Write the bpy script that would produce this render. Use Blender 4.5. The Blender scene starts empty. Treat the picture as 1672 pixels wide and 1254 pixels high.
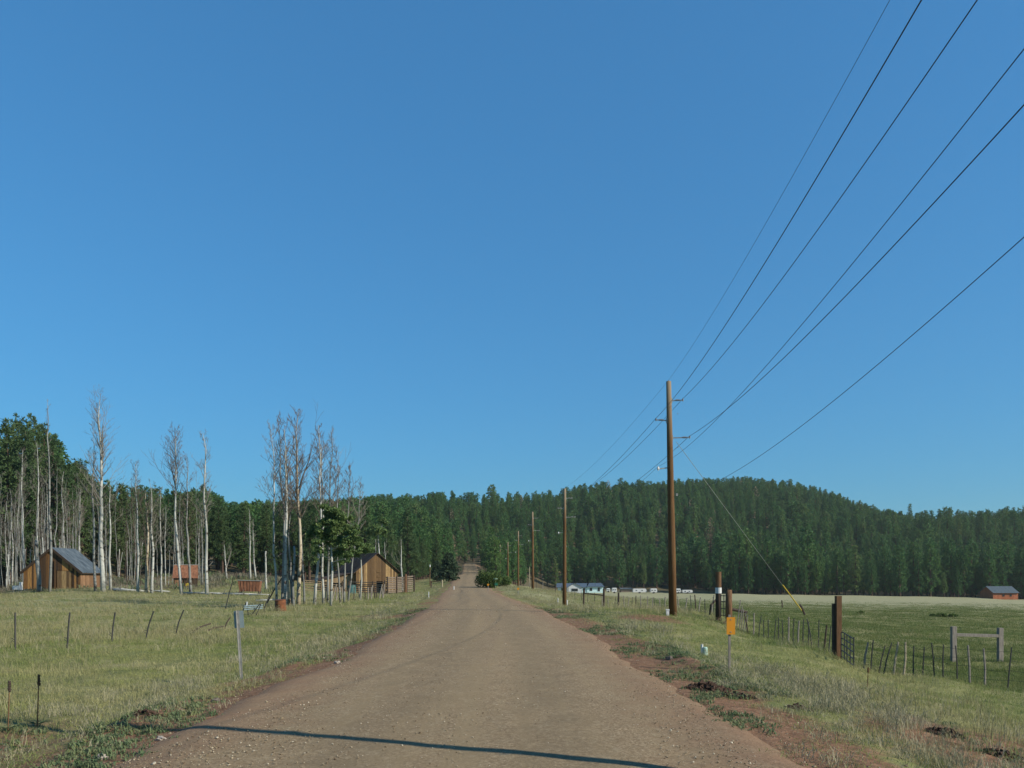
import bpy, math, random
import numpy as np
from mathutils import Vector, Matrix, Euler

R = math.radians
random.seed(7)
RNG = np.random.default_rng(11)
scene = bpy.context.scene
COL = scene.collection

# ------------------------------------------------------------------ camera, sky, sun, exposure
CAM_H, F_PX, V_HOR, PITCH = 1.6, 1310.0, 945.0, 0.0      # level camera, upright poles: the frame is shifted upward
cp_, sp_ = math.cos(PITCH), math.sin(PITCH)
cam_d = bpy.data.cameras.new('camera')
cam = bpy.data.objects.new('camera', cam_d)
COL.objects.link(cam)
cam.location = (0, 0, CAM_H)
cam.rotation_euler = (math.pi / 2 + PITCH, 0, 0)
cam_d.sensor_width = 36
cam_d.lens = F_PX / 1672 * 36
cam_d.shift_y = (V_HOR - 627) / 1672
cam_d.clip_start = 0.05
cam_d.clip_end = 20000
scene.camera = cam

SUN_AZ, SUN_EL = R(113.5), R(31.0)          # clockwise from +Y (view direction)
world = bpy.data.worlds.new('World')
scene.world = world
world.use_nodes = True
wn = world.node_tree.nodes
wl = world.node_tree.links
bg = wn['Background']
sky = wn.new('ShaderNodeTexSky')
sky.sky_type = 'NISHITA'
sky.sun_disc = False
sky.sun_elevation = SUN_EL
sky.sun_rotation = SUN_AZ
sky.altitude = 2300
sky.air_density = 2.0
sky.dust_density = 0.3
sky.ozone_density = 10.0
gam = wn.new('ShaderNodeGamma')             # flatter, deeper blue of the thin mountain air, the same all round
gam.inputs[1].default_value = 0.61
wl.new(sky.outputs[0], gam.inputs[0])
tint = wn.new('ShaderNodeMix')
tint.data_type = 'RGBA'
tint.blend_type = 'MULTIPLY'
tint.inputs[0].default_value = 1.0
tint.inputs[7].default_value = (0.30, 0.745, 1.05, 1)
wl.new(gam.outputs[0], tint.inputs[6])
wl.new(tint.outputs[2], bg.inputs[0])
bg.inputs[1].default_value = 0.15

sun_d = bpy.data.lights.new('sun', 'SUN')
sun_d.energy = 4.5
sun_d.angle = R(0.5)
sun_d.color = (1.0, 0.91, 0.77)
sun = bpy.data.objects.new('sun', sun_d)
COL.objects.link(sun)
SUN_DIR = Vector((math.sin(SUN_AZ) * math.cos(SUN_EL), math.cos(SUN_AZ) * math.cos(SUN_EL), math.sin(SUN_EL)))
sun.rotation_euler = SUN_DIR.to_track_quat('Z', 'Y').to_euler()

scene.view_settings.view_transform = 'Standard'
scene.view_settings.look = 'None'
scene.view_settings.gamma = 1.0
scene.view_settings.exposure = 0.6
scene.render.engine = 'CYCLES'
scene.cycles.max_bounces = 6
scene.cycles.diffuse_bounces = 3
scene.cycles.glossy_bounces = 2
scene.cycles.transmission_bounces = 3
scene.cycles.transparent_max_bounces = 6
scene.cycles.volume_bounces = 0
scene.cycles.use_denoising = True

# ------------------------------------------------------------------ helpers: placing
def at(u, v, Y):
    """point seen at photo pixel (u, v) that lies Y metres ahead"""
    dx, dy = (u - 836) / F_PX, (V_HOR - v) / F_PX
    k = Y / (cp_ - sp_ * dy)
    return Vector((dx * k, Y, CAM_H + (sp_ + cp_ * dy) * k))

def smooth(a, b, x):
    t = np.clip((x - a) / (b - a), 0, 1)
    return t * t * (3 - 2 * t)

def vnoise(x, y, seed=0):
    x = np.asarray(x, float); y = np.asarray(y, float)
    xi = np.floor(x).astype(np.int64); yi = np.floor(y).astype(np.int64)
    fx = x - xi; fy = y - yi
    fx = fx * fx * (3 - 2 * fx); fy = fy * fy * (3 - 2 * fy)
    def h(a, b):
        n = (a * 374761393 + b * 668265263 + seed * 1442695041) & 0x7fffffff
        n = ((n ^ (n >> 13)) * 1274126177) & 0x7fffffff
        return ((n ^ (n >> 16)) & 0xffff) / 65535.0
    return ((h(xi, yi) * (1 - fx) + h(xi + 1, yi) * fx) * (1 - fy) + (h(xi, yi + 1) * (1 - fx) + h(xi + 1, yi + 1) * fx) * fy) * 2 - 1

# ------------------------------------------------------------------ terrain: road line and heights
RX = np.array([[-60, 2.0], [-20, .2], [0, -.50], [7, -.56], [14, -.42], [24, -.66], [36, -1.15], [60, -2.75], [89, -4.7], [130, -6.8],
               [170, -8.7], [230, -11.7], [300, -15.7], [380, -20.0], [500, -27], [700, -40], [1500, -90]])
RZ = np.array([[-60, 0], [0, 0], [36, 0.03], [60, .05], [80, .05], [100, .25], [120, .7], [145, 1.6], [165, 2.3], [185, 2.5], [215, 2.6],
               [250, 3.7], [300, 5.9], [380, 9.8], [480, 15], [600, 24], [1500, 60]])
def _spl(tab):
    ys = np.linspace(tab[0, 0], tab[-1, 0], 3200)
    v = np.interp(ys, tab[:, 0], tab[:, 1])
    k = 25
    vp = np.pad(v, k, mode='edge')
    for _ in range(2):
        vp = np.convolve(vp, np.ones(2 * k // 3 + 1) / (2 * k // 3 + 1), mode='same')
    v2 = vp[k:-k]; v2[:k] = v[:k]; v2[-k:] = v[-k:]
    return lambda y: np.interp(y, ys, v2)
roadx, roadz = _spl(RX), _spl(RZ)

CTRL = []
def c_px(u, v, Y, dz=0.0):
    p = at(u, v, Y); CTRL.append((p.x, p.y, p.z + dz))
for y in (-8, 0, 6, 12, 20, 30, 45, 65, 90, 120, 150, 180, 215, 255, 300, 350):
    for o in (-2.4, 2.4):
        CTRL.append((float(roadx(y)) + o, y, float(roadz(y)) - .06))
# verge and field on the left of the road
for a in [(394, 1112, 14.3), (25, 1062, 22), (112, 1058, 22.8), (185, 1047, 25), (243, 1042, 27), (292, 1034, 31), (0, 1254, 7.6), (0, 1200, 9.2),
          (0, 1130, 13.2), (200, 1150, 11.6), (459, 999, 45), (470, 991, 51), (540, 986, 53), (170, 966, 80), (300, 971, 78), (100, 962, 90),
          (300, 959, 96), (420, 972, 75), (600, 969, 105), (655, 969, 96), (700, 957, 130), (20, 932, 140), (200, 936, 140), (370, 941, 130),
          (412, 944, 115), (-300, 1060, 22), (-300, 962, 80), (-400, 930, 140), (620, 1015, 37), (560, 1060, 22)]:
    c_px(*a)
# verge and meadow on the right of the road
for a in [(1190, 1101, 14.2), (1672, 1254, 8.5), (1640, 1216, 9.7), (1500, 1132, 15), (1148, 1063, 19), (1099, 1004, 35.8), (1188, 1016, 40),
          (1215, 1036, 37), (1300, 1052, 30), (1367, 1073, 24), (1410, 1094, 23.4), (1500, 1101, 22.5), (1648, 1128, 21.5), (1557, 1084, 33), (1633, 1084, 33),
          (2100, 1100, 26), (1500, 1001, 105), (1672, 1003, 105), (1300, 998, 105), (1630, 979, 292), (1300, 973, 292), (1100, 971, 300), (945, 968, 330), (2100, 985, 280),
          (921, 991, 70.6), (985, 991, 74), (1060, 996, 62), (870, 963, 108), (846, 959, 148), (1050, 986, 100), (905, 966, 110), (829, 958, 190),
          (816, 948, 235), (809, 940, 280), (900, 972, 250)]:
    c_px(*a)
# treeline and ridges behind
for (u, v) in [(900, 967), (1000, 969), (1100, 969.5), (1200, 970), (1300, 971), (1400, 972.5), (1500, 974), (1600, 976), (1700, 978), (2000, 982)]:
    c_px(u, v - .5, 312); c_px(u, v - 5, 350)
for (u, v) in [(1100, 979), (1300, 983), (1500, 986), (1672, 989), (980, 974)]:
    c_px(u, v, 190)
for a in [(700, 945, 205), (600, 941, 225), (450, 938, 170), (740, 940, 250)]:
    c_px(*a)
for (u, v, Y, th) in [(-400, 660, 150, 22), (40, 690, 145, 22), (130, 752, 195, 20), (250, 792, 265, 19), (370, 820, 330, 13), (480, 824, 400, 13), (600, 816, 470, 13),
                      (720, 814, 520, 13), (800, 812, 560, 13), (900, 808, 600, 13), (1000, 794, 650, 13), (1120, 786, 700, 13), (1220, 786, 710, 13), (1290, 789, 700, 13),
                      (1360, 806, 670, 13), (1430, 832, 640, 13), (1490, 845, 600, 13), (1560, 842, 560, 13), (1672, 840, 520, 13), (2000, 840, 520, 13)]:
    c_px(u, v, Y, -th)
    p = at(u, v, Y); z = p.z - th
    CTRL.append((p.x * 1.6, p.y * 1.6, z - 14)); CTRL.append((p.x * 2.6, p.y * 2.6, z - 30))
CT = np.array(CTRL)

def _pc(x, y):
    yy = np.maximum(y, -6) + 12
    return np.stack([np.clip(x / yy, -1.5, 1.5) * 3.0, np.log(yy)], -1)
_C = _pc(CT[:, 0], CT[:, 1])
def _ker(d2):
    return np.sqrt(d2 + 0.006)
_A = _ker(((_C[:, None] - _C[None]) ** 2).sum(-1)) + np.eye(len(_C)) * -2e-3
_n = len(_C)
_M = np.zeros((_n + 1, _n + 1)); _M[:_n, :_n] = _A; _M[:_n, _n] = 1; _M[_n, :_n] = 1
_W = np.linalg.solve(_M, np.append(CT[:, 2], 0))
def base_h(x, y):
    x = np.atleast_1d(np.asarray(x, float)); y = np.atleast_1d(np.asarray(y, float))
    out = np.empty(x.shape); xf, yf, of = x.ravel(), y.ravel(), out.ravel()
    for i in range(0, len(xf), 20000):
        P = _pc(xf[i:i + 20000], yf[i:i + 20000])
        of[i:i + 20000] = _ker(((P[:, None] - _C[None]) ** 2).sum(-1)) @ _W[:_n] + _W[_n]
    return of.reshape(x.shape)
def HV(x, y):
    x = np.atleast_1d(np.asarray(x, float)); y = np.atleast_1d(np.asarray(y, float))
    nat = base_h(x, y)
    s = x - roadx(y); a = np.abs(s)
    k = smooth(3.0, 6.0, a)
    nat = nat + k * (.07 * vnoise(x / 2.6, y / 2.6, 1) + .035 * vnoise(x / .8, y / .8, 2) + .10 * vnoise(x / 9, y / 9, 3))
    # low graded windrow of dirt along the verge
    e = 4.0 + .5 * vnoise(y / 3.1, s * 0 + .5, 5)
    lump = np.clip(.55 + .6 * vnoise(x / 1.1, y / 1.6, 6), 0, 1.2)
    nat = nat + .16 * lump * np.exp(-((a - e) / .45) ** 2) * smooth(40, 14, y)
    rz = roadz(y)
    return rz - .035 + (nat - rz + .035) * np.maximum(smooth(2.5, 4.2, a), smooth(345, 385, y))
def H(x, y):
    return float(HV(x, y)[0])
def gp(u, Y):
    """ground point at photo column u, Y metres ahead"""
    z = 0.0
    for _ in range(6):
        x = (u - 836) / F_PX * (Y * cp_ + (z - CAM_H) * sp_)
        z = H(x, Y)
    return Vector((x, Y, z))

# ------------------------------------------------------------------ helpers: meshes
class MB:
    def __init__(self):
        self.v, self.f = [], []
    def poly(self, pts):
        n = len(self.v); self.v += [tuple(p) for p in pts]; self.f.append(tuple(range(n, n + len(pts))))
    def box(self, c, s, rot=None):
        n = len(self.v); c = Vector(c)
        for dz in (-.5, .5):
            for dx, dy in ((-.5, -.5), (.5, -.5), (.5, .5), (-.5, .5)):
                p = Vector((dx * s[0], dy * s[1], dz * s[2]))
                if rot is not None: p = rot @ p
                self.v.append(tuple(c + p))
        self.f += [tuple(n + i for i in q) for q in ((3, 2, 1, 0), (4, 5, 6, 7), (0, 1, 5, 4), (1, 2, 6, 5), (2, 3, 7, 6), (3, 0, 4, 7))]
        return self
    def beam(self, a, b, w, d=None):
        a, b = Vector(a), Vector(b); ax = b - a; L = ax.length
        q = ax.to_track_quat('Z', 'Y').to_matrix()
        return self.box((a + b) / 2, (w, d or w, L), q)
    def tube(self, pts, radii, sides=6, cap=True):
        pts = [Vector(p) for p in pts]
        if not hasattr(radii, '__len__'): radii = [radii] * len(pts)
        n0 = len(self.v); prev = None
        for i, p in enumerate(pts):
            t = (pts[min(i + 1, len(pts) - 1)] - pts[max(i - 1, 0)]).normalized()
            if prev is None:
                ref = Vector((1, 0, 0)) if abs(t.x) < .9 else Vector((0, 1, 0))
                n = (ref - t * ref.dot(t)).normalized()
            else:
                n = (prev - t * prev.dot(t)).normalized()
            prev = n; b = t.cross(n); r = radii[i]
            for k in range(sides):
                a = 2 * math.pi * k / sides
                self.v.append(tuple(p + (n * math.cos(a) + b * math.sin(a)) * r))
        for i in range(len(pts) - 1):
            for k in range(sides):
                a = n0 + i * sides + k; b2 = n0 + i * sides + (k + 1) % sides
                self.f.append((a, b2, b2 + sides, a + sides))
        if cap:
            self.f.append(tuple(n0 + k for k in reversed(range(sides))))
            self.f.append(tuple(n0 + (len(pts) - 1) * sides + k for k in range(sides)))
        return self
    def mesh(self, name, smooth_=False):
        me = bpy.data.meshes.new(name)
        me.from_pydata(self.v, [], self.f)
        if smooth_:
            me.polygons.foreach_set('use_smooth', [True] * len(me.polygons))
        me.update()
        return me
    def build(self, name, mat, parent=None, smooth_=False, **props):
        me = self.mesh(name, smooth_)
        me.materials.append(mat)
        return link(name, me, parent, **props)

def link(name, me, parent=None, **props):
    o = bpy.data.objects.new(name, me)
    COL.objects.link(o)
    if parent is not None: o.parent = parent
    for k, v in props.items(): o[k] = v
    return o
def thing(name, label, cat, loc=(0, 0, 0), rotz=0.0, group=None):
    o = bpy.data.objects.new(name, None)
    o.empty_display_size = .2
    COL.objects.link(o)
    o.location = loc; o.rotation_euler = (0, 0, rotz)
    o['label'] = label; o['category'] = cat
    if group: o['group'] = group
    return o
def tag(o, label, cat, group=None):
    o['label'] = label; o['category'] = cat
    if group: o['group'] = group
    return o
def npmesh(name, V, Fq):
    """numpy verts (n,3) and quads/tris (m,k)"""
    me = bpy.data.meshes.new(name)
    V = np.asarray(V, np.float32); Fq = np.asarray(Fq, np.int32); m, k = Fq.shape
    me.vertices.add(len(V)); me.vertices.foreach_set('co', V.ravel())
    me.loops.add(m * k); me.loops.foreach_set('vertex_index', Fq.ravel())
    me.polygons.add(m); me.polygons.foreach_set('loop_start', np.arange(0, m * k, k, dtype=np.int32))
    me.update(calc_edges=True)
    return me

# ------------------------------------------------------------------ helpers: materials
class NT:
    def __init__(self, name, rough=.85, spec=.25):
        self.m = bpy.data.materials.new(name); self.m.use_nodes = True
        self.t = self.m.node_tree; self.b = self.t.nodes['Principled BSDF']
        self.b.inputs['Roughness'].default_value = rough
        self.b.inputs['Specular IOR Level'].default_value = spec
    def n(self, typ, **kw):
        o = self.t.nodes.new(typ)
        for k, v in kw.items(): setattr(o, k, v)
        return o
    def l(self, a, b):
        self.t.links.new(a, b)
    def pos(self):
        return self.n('ShaderNodeNewGeometry').outputs['Position']
    def obj(self):
        return self.n('ShaderNodeTexCoord').outputs['Object']
    def noise(self, vec, scale, detail=3, rough=.55, stretch=None):
        if stretch is not None:
            mp = self.n('ShaderNodeMapping'); mp.inputs['Scale'].default_value = stretch
            self.l(vec, mp.inputs[0]); vec = mp.outputs[0]
        o = self.n('ShaderNodeTexNoise')
        o.inputs['Scale'].default_value = scale; o.inputs['Detail'].default_value = detail; o.inputs['Roughness'].default_value = rough
        self.l(vec, o.inputs['Vector'])
        return o.outputs['Fac']
    def ramp(self, fac, stops):
        o = self.n('ShaderNodeValToRGB'); e = o.color_ramp.elements
        while len(e) < len(stops): e.new(.5)
        for i, (p, c) in enumerate(stops):
            e[i].position = p; e[i].color = (c[0], c[1], c[2], 1) if hasattr(c, '__len__') else (c, c, c, 1)
        self.l(fac, o.inputs[0])
        return o.outputs[0]
    def mix(self, fac, a, b, mode='MIX'):
        o = self.n('ShaderNodeMix', data_type='RGBA', blend_type=mode)
        for sock, val in ((o.inputs[0], fac), (o.inputs[6], a), (o.inputs[7], b)):
            if isinstance(val, (int, float)): sock.default_value = val
            elif isinstance(val, tuple): sock.default_value = (*val, 1)
            else: self.l(val, sock)
        return o.outputs[2]
    def math(self, op, a, b=0.0, c=0.0):
        o = self.n('ShaderNodeMath', operation=op)
        for i, val in enumerate((a, b, c)):
            if isinstance(val, (int, float)): o.inputs[i].default_value = val
            else: self.l(val, o.inputs[i])
        return o.outputs[0]
    def attr(self, name):
        return self.n('ShaderNodeAttribute', attribute_name=name).outputs['Fac']
    def bump(self, h, strength=.4, dist=.02):
        o = self.n('ShaderNodeBump'); o.inputs['Strength'].default_value = strength; o.inputs['Distance'].default_value = dist
        self.l(h, o.inputs['Height']); self.l(o.outputs[0], self.b.inputs['Normal'])
    def col(self, c):
        if isinstance(c, tuple): self.b.inputs['Base Color'].default_value = (*c, 1)
        else: self.l(c, self.b.inputs['Base Color'])
        return self.m

DIM = .72      # overall darkness of dry wood, metal and bark
def plain(name, c, rough=.8, var=.25, scale=6, spec=.25, metal=0.0, stretch=None):
    c = tuple(x * DIM for x in c)
    t = NT(name, rough, spec); t.b.inputs['Metallic'].default_value = metal
    f = t.noise(t.obj(), scale, 4, .6, stretch)
    d = tuple(x * (1 - var) for x in c); u = tuple(min(1, x * (1 + var)) for x in c)
    return t.col(t.ramp(f, [(.3, d), (.7, u)]))

def leafy(name, stops, trans=.25, noise_scale=.12, rough=.7, by_island=False, nstops=None, nmix=.6):
    """foliage: colour by instance and by place, a little light passing through"""
    t = NT(name, rough, .15)
    if by_island: r = t.n('ShaderNodeNewGeometry').outputs['Random Per Island']
    else: r = t.n('ShaderNodeObjectInfo').outputs['Random']
    c = t.ramp(r, stops)
    if nstops:
        c = t.mix(nmix, c, t.ramp(t.noise(t.pos(), noise_scale, 4, .6), nstops))
    t.col(c)
    tr = t.n('ShaderNodeBsdfTranslucent'); t.l(c, tr.inputs[0])
    mx = t.n('ShaderNodeMixShader'); mx.inputs[0].default_value = trans
    t.l(t.b.outputs[0], mx.inputs[1]); t.l(tr.outputs[0], mx.inputs[2])
    t.l(mx.outputs[0], t.t.nodes['Material Output'].inputs[0])
    return t.m

M = {}
# gravel road
t = NT('gravel_road', .95, .15)
p = t.pos(); s = t.attr('lateral')
fine = t.noise(p, 30, 6, .8); mid = t.noise(p, 1.3, 6, .65); streak = t.noise(p, 1.9, 5, .65, (1.0, .035, 1))
c = t.ramp(fine, [(.36, (.098, .068, .038)), (.5, (.205, .148, .085)), (.64, (.40, .315, .20))])
c = t.mix(t.math('MULTIPLY', t.ramp(mid, [(.35, 0), (.7, 1)]), .45), c, (.150, .106, .058))
c = t.mix(t.math('MULTIPLY', t.ramp(streak, [(.42, 0), (.60, 1)]), .75), c, (.225, .168, .094))
trk = t.math('ABSOLUTE', t.math('SUBTRACT', t.math('ABSOLUTE', t.math('ADD', s, t.math('MULTIPLY', t.math('SUBTRACT', streak, .5), .9))), .95))
mr = t.n('ShaderNodeMapRange'); mr.inputs[1].default_value = .15; mr.inputs[2].default_value = .6; mr.inputs[3].default_value = .55; mr.inputs[4].default_value = 0.0; t.l(trk, mr.inputs[0])
c = t.mix(t.math('MULTIPLY', mr.outputs[0], t.ramp(mid, [(.3, .3), (.6, 1)])), c, (.155, .118, .070))
loose = t.noise(p, 9, 6, .85, (1, .5, 1))
c = t.mix(t.math('MULTIPLY', t.ramp(loose, [(.52, 0), (.66, 1)]), .55), c, (.31, .25, .155))
em = t.math('ADD', t.math('ABSOLUTE', s), t.math('MULTIPLY', t.math('SUBTRACT', mid, .5), 2.2))
mr = t.n('ShaderNodeMapRange'); mr.inputs[1].default_value = 1.7; mr.inputs[2].default_value = 3.1; t.l(em, mr.inputs[0])
c = t.mix(t.math('MULTIPLY', mr.outputs[0], .75), c, t.ramp(fine, [(.3, (.140, .080, .046)), (.7, (.26, .155, .095))]))
wave = t.noise(p, 3.0, 3, .6, (.6, 1.0, 1))
t.bump(t.math('ADD', t.math('MULTIPLY', fine, .5), wave), .6, .035)
M['road'] = t.col(c)

# earth and turf
t = NT('field_ground', .95, .1)
p = t.pos(); s = t.attr('lateral')
n1 = t.noise(p, .055, 5, .6); n2 = t.noise(p, .45, 5, .62); n3 = t.noise(p, 7, 5, .7); nb = t.noise(p, .16, 4, .6, (1, .35, 1))
turf = t.ramp(n2, [(.30, (.120, .140, .046)), (.5, (.185, .190, .070)), (.68, (.26, .235, .115))])
turf = t.mix(t.ramp(nb, [(.48, 0), (.66, 1)]), turf, (.22, .205, .098))
turf = t.mix(t.math('MULTIPLY', t.ramp(n3, [(.35, 1), (.6, 0)]), .45), turf, (.085, .085, .035))
dry = t.ramp(n3, [(.3, (.205, .205, .115)), (.7, (.33, .315, .19))])
turf = t.mix(t.attr('dry'), turf, dry)
dirt = t.ramp(n3, [(.3, (.100, .056, .032)), (.55, (.185, .106, .062)), (.75, (.28, .175, .108))])
bare = t.math('ADD', t.attr('bare'), t.math('MULTIPLY', t.math('SUBTRACT', n2, .5), 1.5))
mr = t.n('ShaderNodeMapRange'); mr.inputs[1].default_value = .38; mr.inputs[2].default_value = .62; t.l(bare, mr.inputs[0])
c = t.mix(mr.outputs[0], turf, dirt)
c = t.mix(t.attr('duff'), c, t.ramp(n3, [(.3, (.050, .042, .024)), (.7, (.12, .100, .056))]))
t.bump(t.math('ADD', n3, t.math('MULTIPLY', n2, 2)), .7, .06)
M['ground'] = t.col(c)

M['pine'] = leafy('pine_needles', [(0, (.042, .108, .042)), (.4, (.060, .146, .046)), (.75, (.086, .178, .048)), (.92, (.13, .195, .056)), (1, (.18, .21, .07))], .34, .045,
                  nstops=[(.3, (.040, .104, .044)), (.7, (.100, .178, .048))])
M['pine_near'] = leafy('near_pine_needles', [(0, (.042, .080, .034)), (.5, (.062, .112, .040)), (1, (.096, .144, .050))], .28, .4,
                       nstops=[(.3, (.040, .078, .034)), (.7, (.092, .136, .048))])
M['pine_dead'] = leafy('dead_needles', [(0, (.16, .135, .08)), (1, (.24, .20, .12))], .1)
M['juniper'] = leafy('juniper_needles', [(0, (.030, .055, .032)), (1, (.055, .085, .045))], .15, .5)
M['bark'] = plain('pine_bark', (.090, .058, .042), .95, .4, 3)
M['aspen_leaf'] = leafy('aspen_leaves', [(0, (.068, .120, .044)), (.6, (.110, .172, .056)), (1, (.17, .225, .080))], .35, 1, by_island=True)
M['bush_leaf'] = leafy('bush_leaves', [(0, (.050, .090, .026)), (.6, (.080, .130, .034)), (1, (.13, .165, .05))], .35, 1, by_island=True)
GN_STOPS = [(.34, (.115, .170, .046)), (.46, (.195, .235, .072)), (.56, (.31, .30, .125)), (.64, (.40, .365, .19)), (.74, (.27, .205, .11))]
M['grass'] = leafy('grass_blades', [(0, (.155, .190, .060)), (.4, (.215, .245, .082)), (.8, (.285, .295, .12)), (1, (.38, .36, .18))], .40, .20, nstops=GN_STOPS, nmix=.78)
M['meadow'] = leafy('meadow_grass_blades', [(0, (.085, .125, .036)), (.5, (.125, .165, .050)), (1, (.19, .205, .080))], .38, .2,
                    nstops=[(.30, (.080, .125, .034)), (.5, (.120, .158, .048)), (.68, (.19, .195, .080))])
M['straw'] = leafy('dry_grass_stems', [(0, (.20, .185, .085)), (.6, (.27, .25, .13)), (1, (.35, .325, .20))], .3, .45)
M['weed'] = leafy('weed_leaves', [(0, (.085, .130, .062)), (.5, (.125, .170, .080)), (1, (.19, .215, .105))], .3, .45)
M['sage'] = leafy('dry_weed_stems', [(0, (.19, .185, .105)), (.5, (.26, .245, .150)), (1, (.34, .31, .21))], .2, .45)

M['brush'] = leafy('dead_brush', [(0, (.085, .070, .052)), (.5, (.14, .125, .085)), (1, (.23, .21, .16))], .15, .45)
def bark(name, lo, mid_, hi, dark):
    t = NT(name, .9, .15)
    o = t.pos()
    f = t.noise(o, 1.5, 5, .65, (1, 1, .35)); g = t.noise(o, 2.2, 4, .7, (1, 1, 1.6))
    lo, mid_, hi = (tuple(x * w for x, w in zip(q, (1.02, 1.08, 1.12))) for q in (lo, mid_, hi))
    c = t.ramp(f, [(.3, lo), (.5, mid_), (.72, hi)])
    c = t.mix(t.ramp(g, [(.55, 0), (.64, 1)]), c, dark)
    return t.col(c)
M['aspen'] = bark('dead_aspen_bark', (.20, .19, .165), (.31, .30, .26), (.44, .42, .37), (.07, .056, .045))
M['aspen_tan'] = bark('peeling_aspen_bark', (.17, .115, .068), (.33, .265, .18), (.46, .40, .31), (.09, .060, .040))
M['aspen_grey'] = bark('weathered_aspen_bark', (.11, .105, .092), (.19, .185, .165), (.29, .28, .25), (.07, .058, .048))
M['twig'] = plain('dead_twigs', (.135, .108, .085), .9, .35, 2)
M['twig_pale'] = plain('bleached_twigs', (.20, .185, .155), .9, .3, 2)

def boards(name, stops):
    t = NT(name, .9, .12)
    r = t.n('ShaderNodeNewGeometry').outputs['Random Per Island']
    c = t.ramp(r, [(q, tuple(x * DIM for x in cc)) for q, cc in stops])
    g = t.noise(t.obj(), 3.0, 5, .7, (5, 5, .5))
    c = t.mix(t.math('MULTIPLY', t.ramp(g, [(.35, 0), (.7, 1)]), .7), c, (.055, .036, .022))
    t.bump(g, .4, .01)
    return t.col(c)
M['cabin_board'] = boards('cabin_boards', [(0, (.050, .032, .022)), (.35, (.13, .070, .032)), (.6, (.32, .155, .050)), (1, (.60, .33, .11))])
M['cabin_side'] = boards('cabin_side_boards', [(0, (.20, .115, .062)), (.5, (.31, .18, .10)), (1, (.40, .235, .13))])
M['barn_board'] = boards('barn_boards', [(0, (.11, .070, .036)), (.45, (.20, .125, .060)), (.72, (.27, .170, .080)), (.86, (.44, .30, .14)), (1, (.54, .37, .17))])
M['dark_board'] = boards('dark_boards', [(0, (.030, .022, .017)), (1, (.085, .060, .042))])
M['shingle'] = boards('old_shingles', [(0, (.050, .038, .032)), (1, (.12, .088, .070))])
M['rail'] = boards('corral_rails', [(0, (.17, .14, .11)), (.6, (.28, .23, .18)), (1, (.50, .37, .24))])
M['rail_tan'] = boards('tan_rails', [(0, (.26, .185, .105)), (1, (.50, .385, .23))])
M['grey_wood'] = plain('weathered_grey_wood', (.30, .265, .22), .9, .35, 8, stretch=(4, 4, .4))
M['dark_wood'] = plain('dark_tie_wood', (.075, .055, .042), .9, .4, 6, stretch=(4, 4, .5))
M['brown_wood'] = plain('brown_post_wood', (.165, .090, .045), .9, .35, 6, stretch=(4, 4, .5))
M['tan_wood'] = plain('tan_stick_wood', (.42, .36, .25), .9, .25, 8)
M['interior_shade'] = plain('painted_interior_shade', (.012, .010, .009), .95, .2)  # near-black colour painting the shade inside building openings

t = NT('utility_pole_wood', .9, .15)
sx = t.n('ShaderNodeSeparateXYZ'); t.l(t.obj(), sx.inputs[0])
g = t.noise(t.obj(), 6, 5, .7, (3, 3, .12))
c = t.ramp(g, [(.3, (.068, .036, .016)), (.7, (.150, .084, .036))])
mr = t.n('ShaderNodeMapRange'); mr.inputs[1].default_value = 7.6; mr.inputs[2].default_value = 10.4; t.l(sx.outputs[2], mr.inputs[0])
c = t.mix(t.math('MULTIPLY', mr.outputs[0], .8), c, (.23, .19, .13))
M['pole'] = t.col(c)

def corrugated(name, stops, sc, rough, metal=0.0, stretch=(1, 1, 1)):
    t = NT(name, rough, .4); t.b.inputs['Metallic'].default_value = metal
    return t.col(t.ramp(t.noise(t.obj(), sc, 5, .65, stretch), [(q, tuple(x * DIM for x in cc)) for q, cc in stops]))
M['metal_roof'] = corrugated('grey_metal_roof', [(.3, (.036, .050, .060)), (.5, (.080, .105, .122)), (.7, (.17, .205, .225))], 1.6, .65, .0, (.5, 2.5, 1))
M['rust'] = corrugated('rusty_sheet', [(.3, (.10, .045, .024)), (.5, (.22, .092, .045)), (.7, (.33, .155, .085))], 2.5, .9, 0, (2, 2, .7))
M['rust_dark'] = corrugated('rusty_drum', [(.3, (.10, .038, .018)), (.6, (.25, .090, .035)), (.75, (.33, .14, .065))], 4, .9)
M['steel_dark'] = plain('dark_steel_post', (.045, .045, .042), .6, .3, 8, .4)
M['galv'] = plain('galvanised_steel', (.36, .36, .33), .55, .2, 8, .5, .4)
M['sign_back'] = plain('aluminium_sign_back', (.30, .37, .37), .5, .12, 5, .5, .2)
M['orange'] = plain('orange_reflective', (.72, .29, .010), .5, .06, 5, .4)
M['wire'] = plain('dark_cable', (.030, .032, .036), .5, .1)
M['wire_lit'] = plain('steel_strand', (.34, .38, .38), .5, .1, 6, .5, 0)
M['yellow'] = plain('yellow_guard', (.62, .46, .05), .5, .12)
M['white'] = plain('white_paint', (.74, .75, .73), .5, .08)
M['mint'] = plain('pale_green_plastic', (.42, .60, .50), .5, .1)
M['blue_gate'] = plain('blue_grey_pipe', (.20, .28, .30), .5, .2)
M['siding'] = plain('pale_blue_siding', (.74, 1.0, 1.0), .7, .06)
M['siding_trim'] = plain('white_trim', (.72, .76, .76), .6, .05)
M['blue_roof'] = plain('blue_grey_roof', (.085, .125, .175), .7, .15)
M['barn_roof'] = plain('slate_blue_roof', (.085, .115, .135), .6, .12)
M['red_wall'] = boards('red_barn_boards', [(0, (.46, .150, .070)), (1, (.62, .215, .105))])
M['glass'] = plain('dark_window_glass', (.020, .025, .030), .15, .1, 4, .5)
M['stone'] = plain('pale_stone', (.40, .35, .29), .9, .3, 5)
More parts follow.
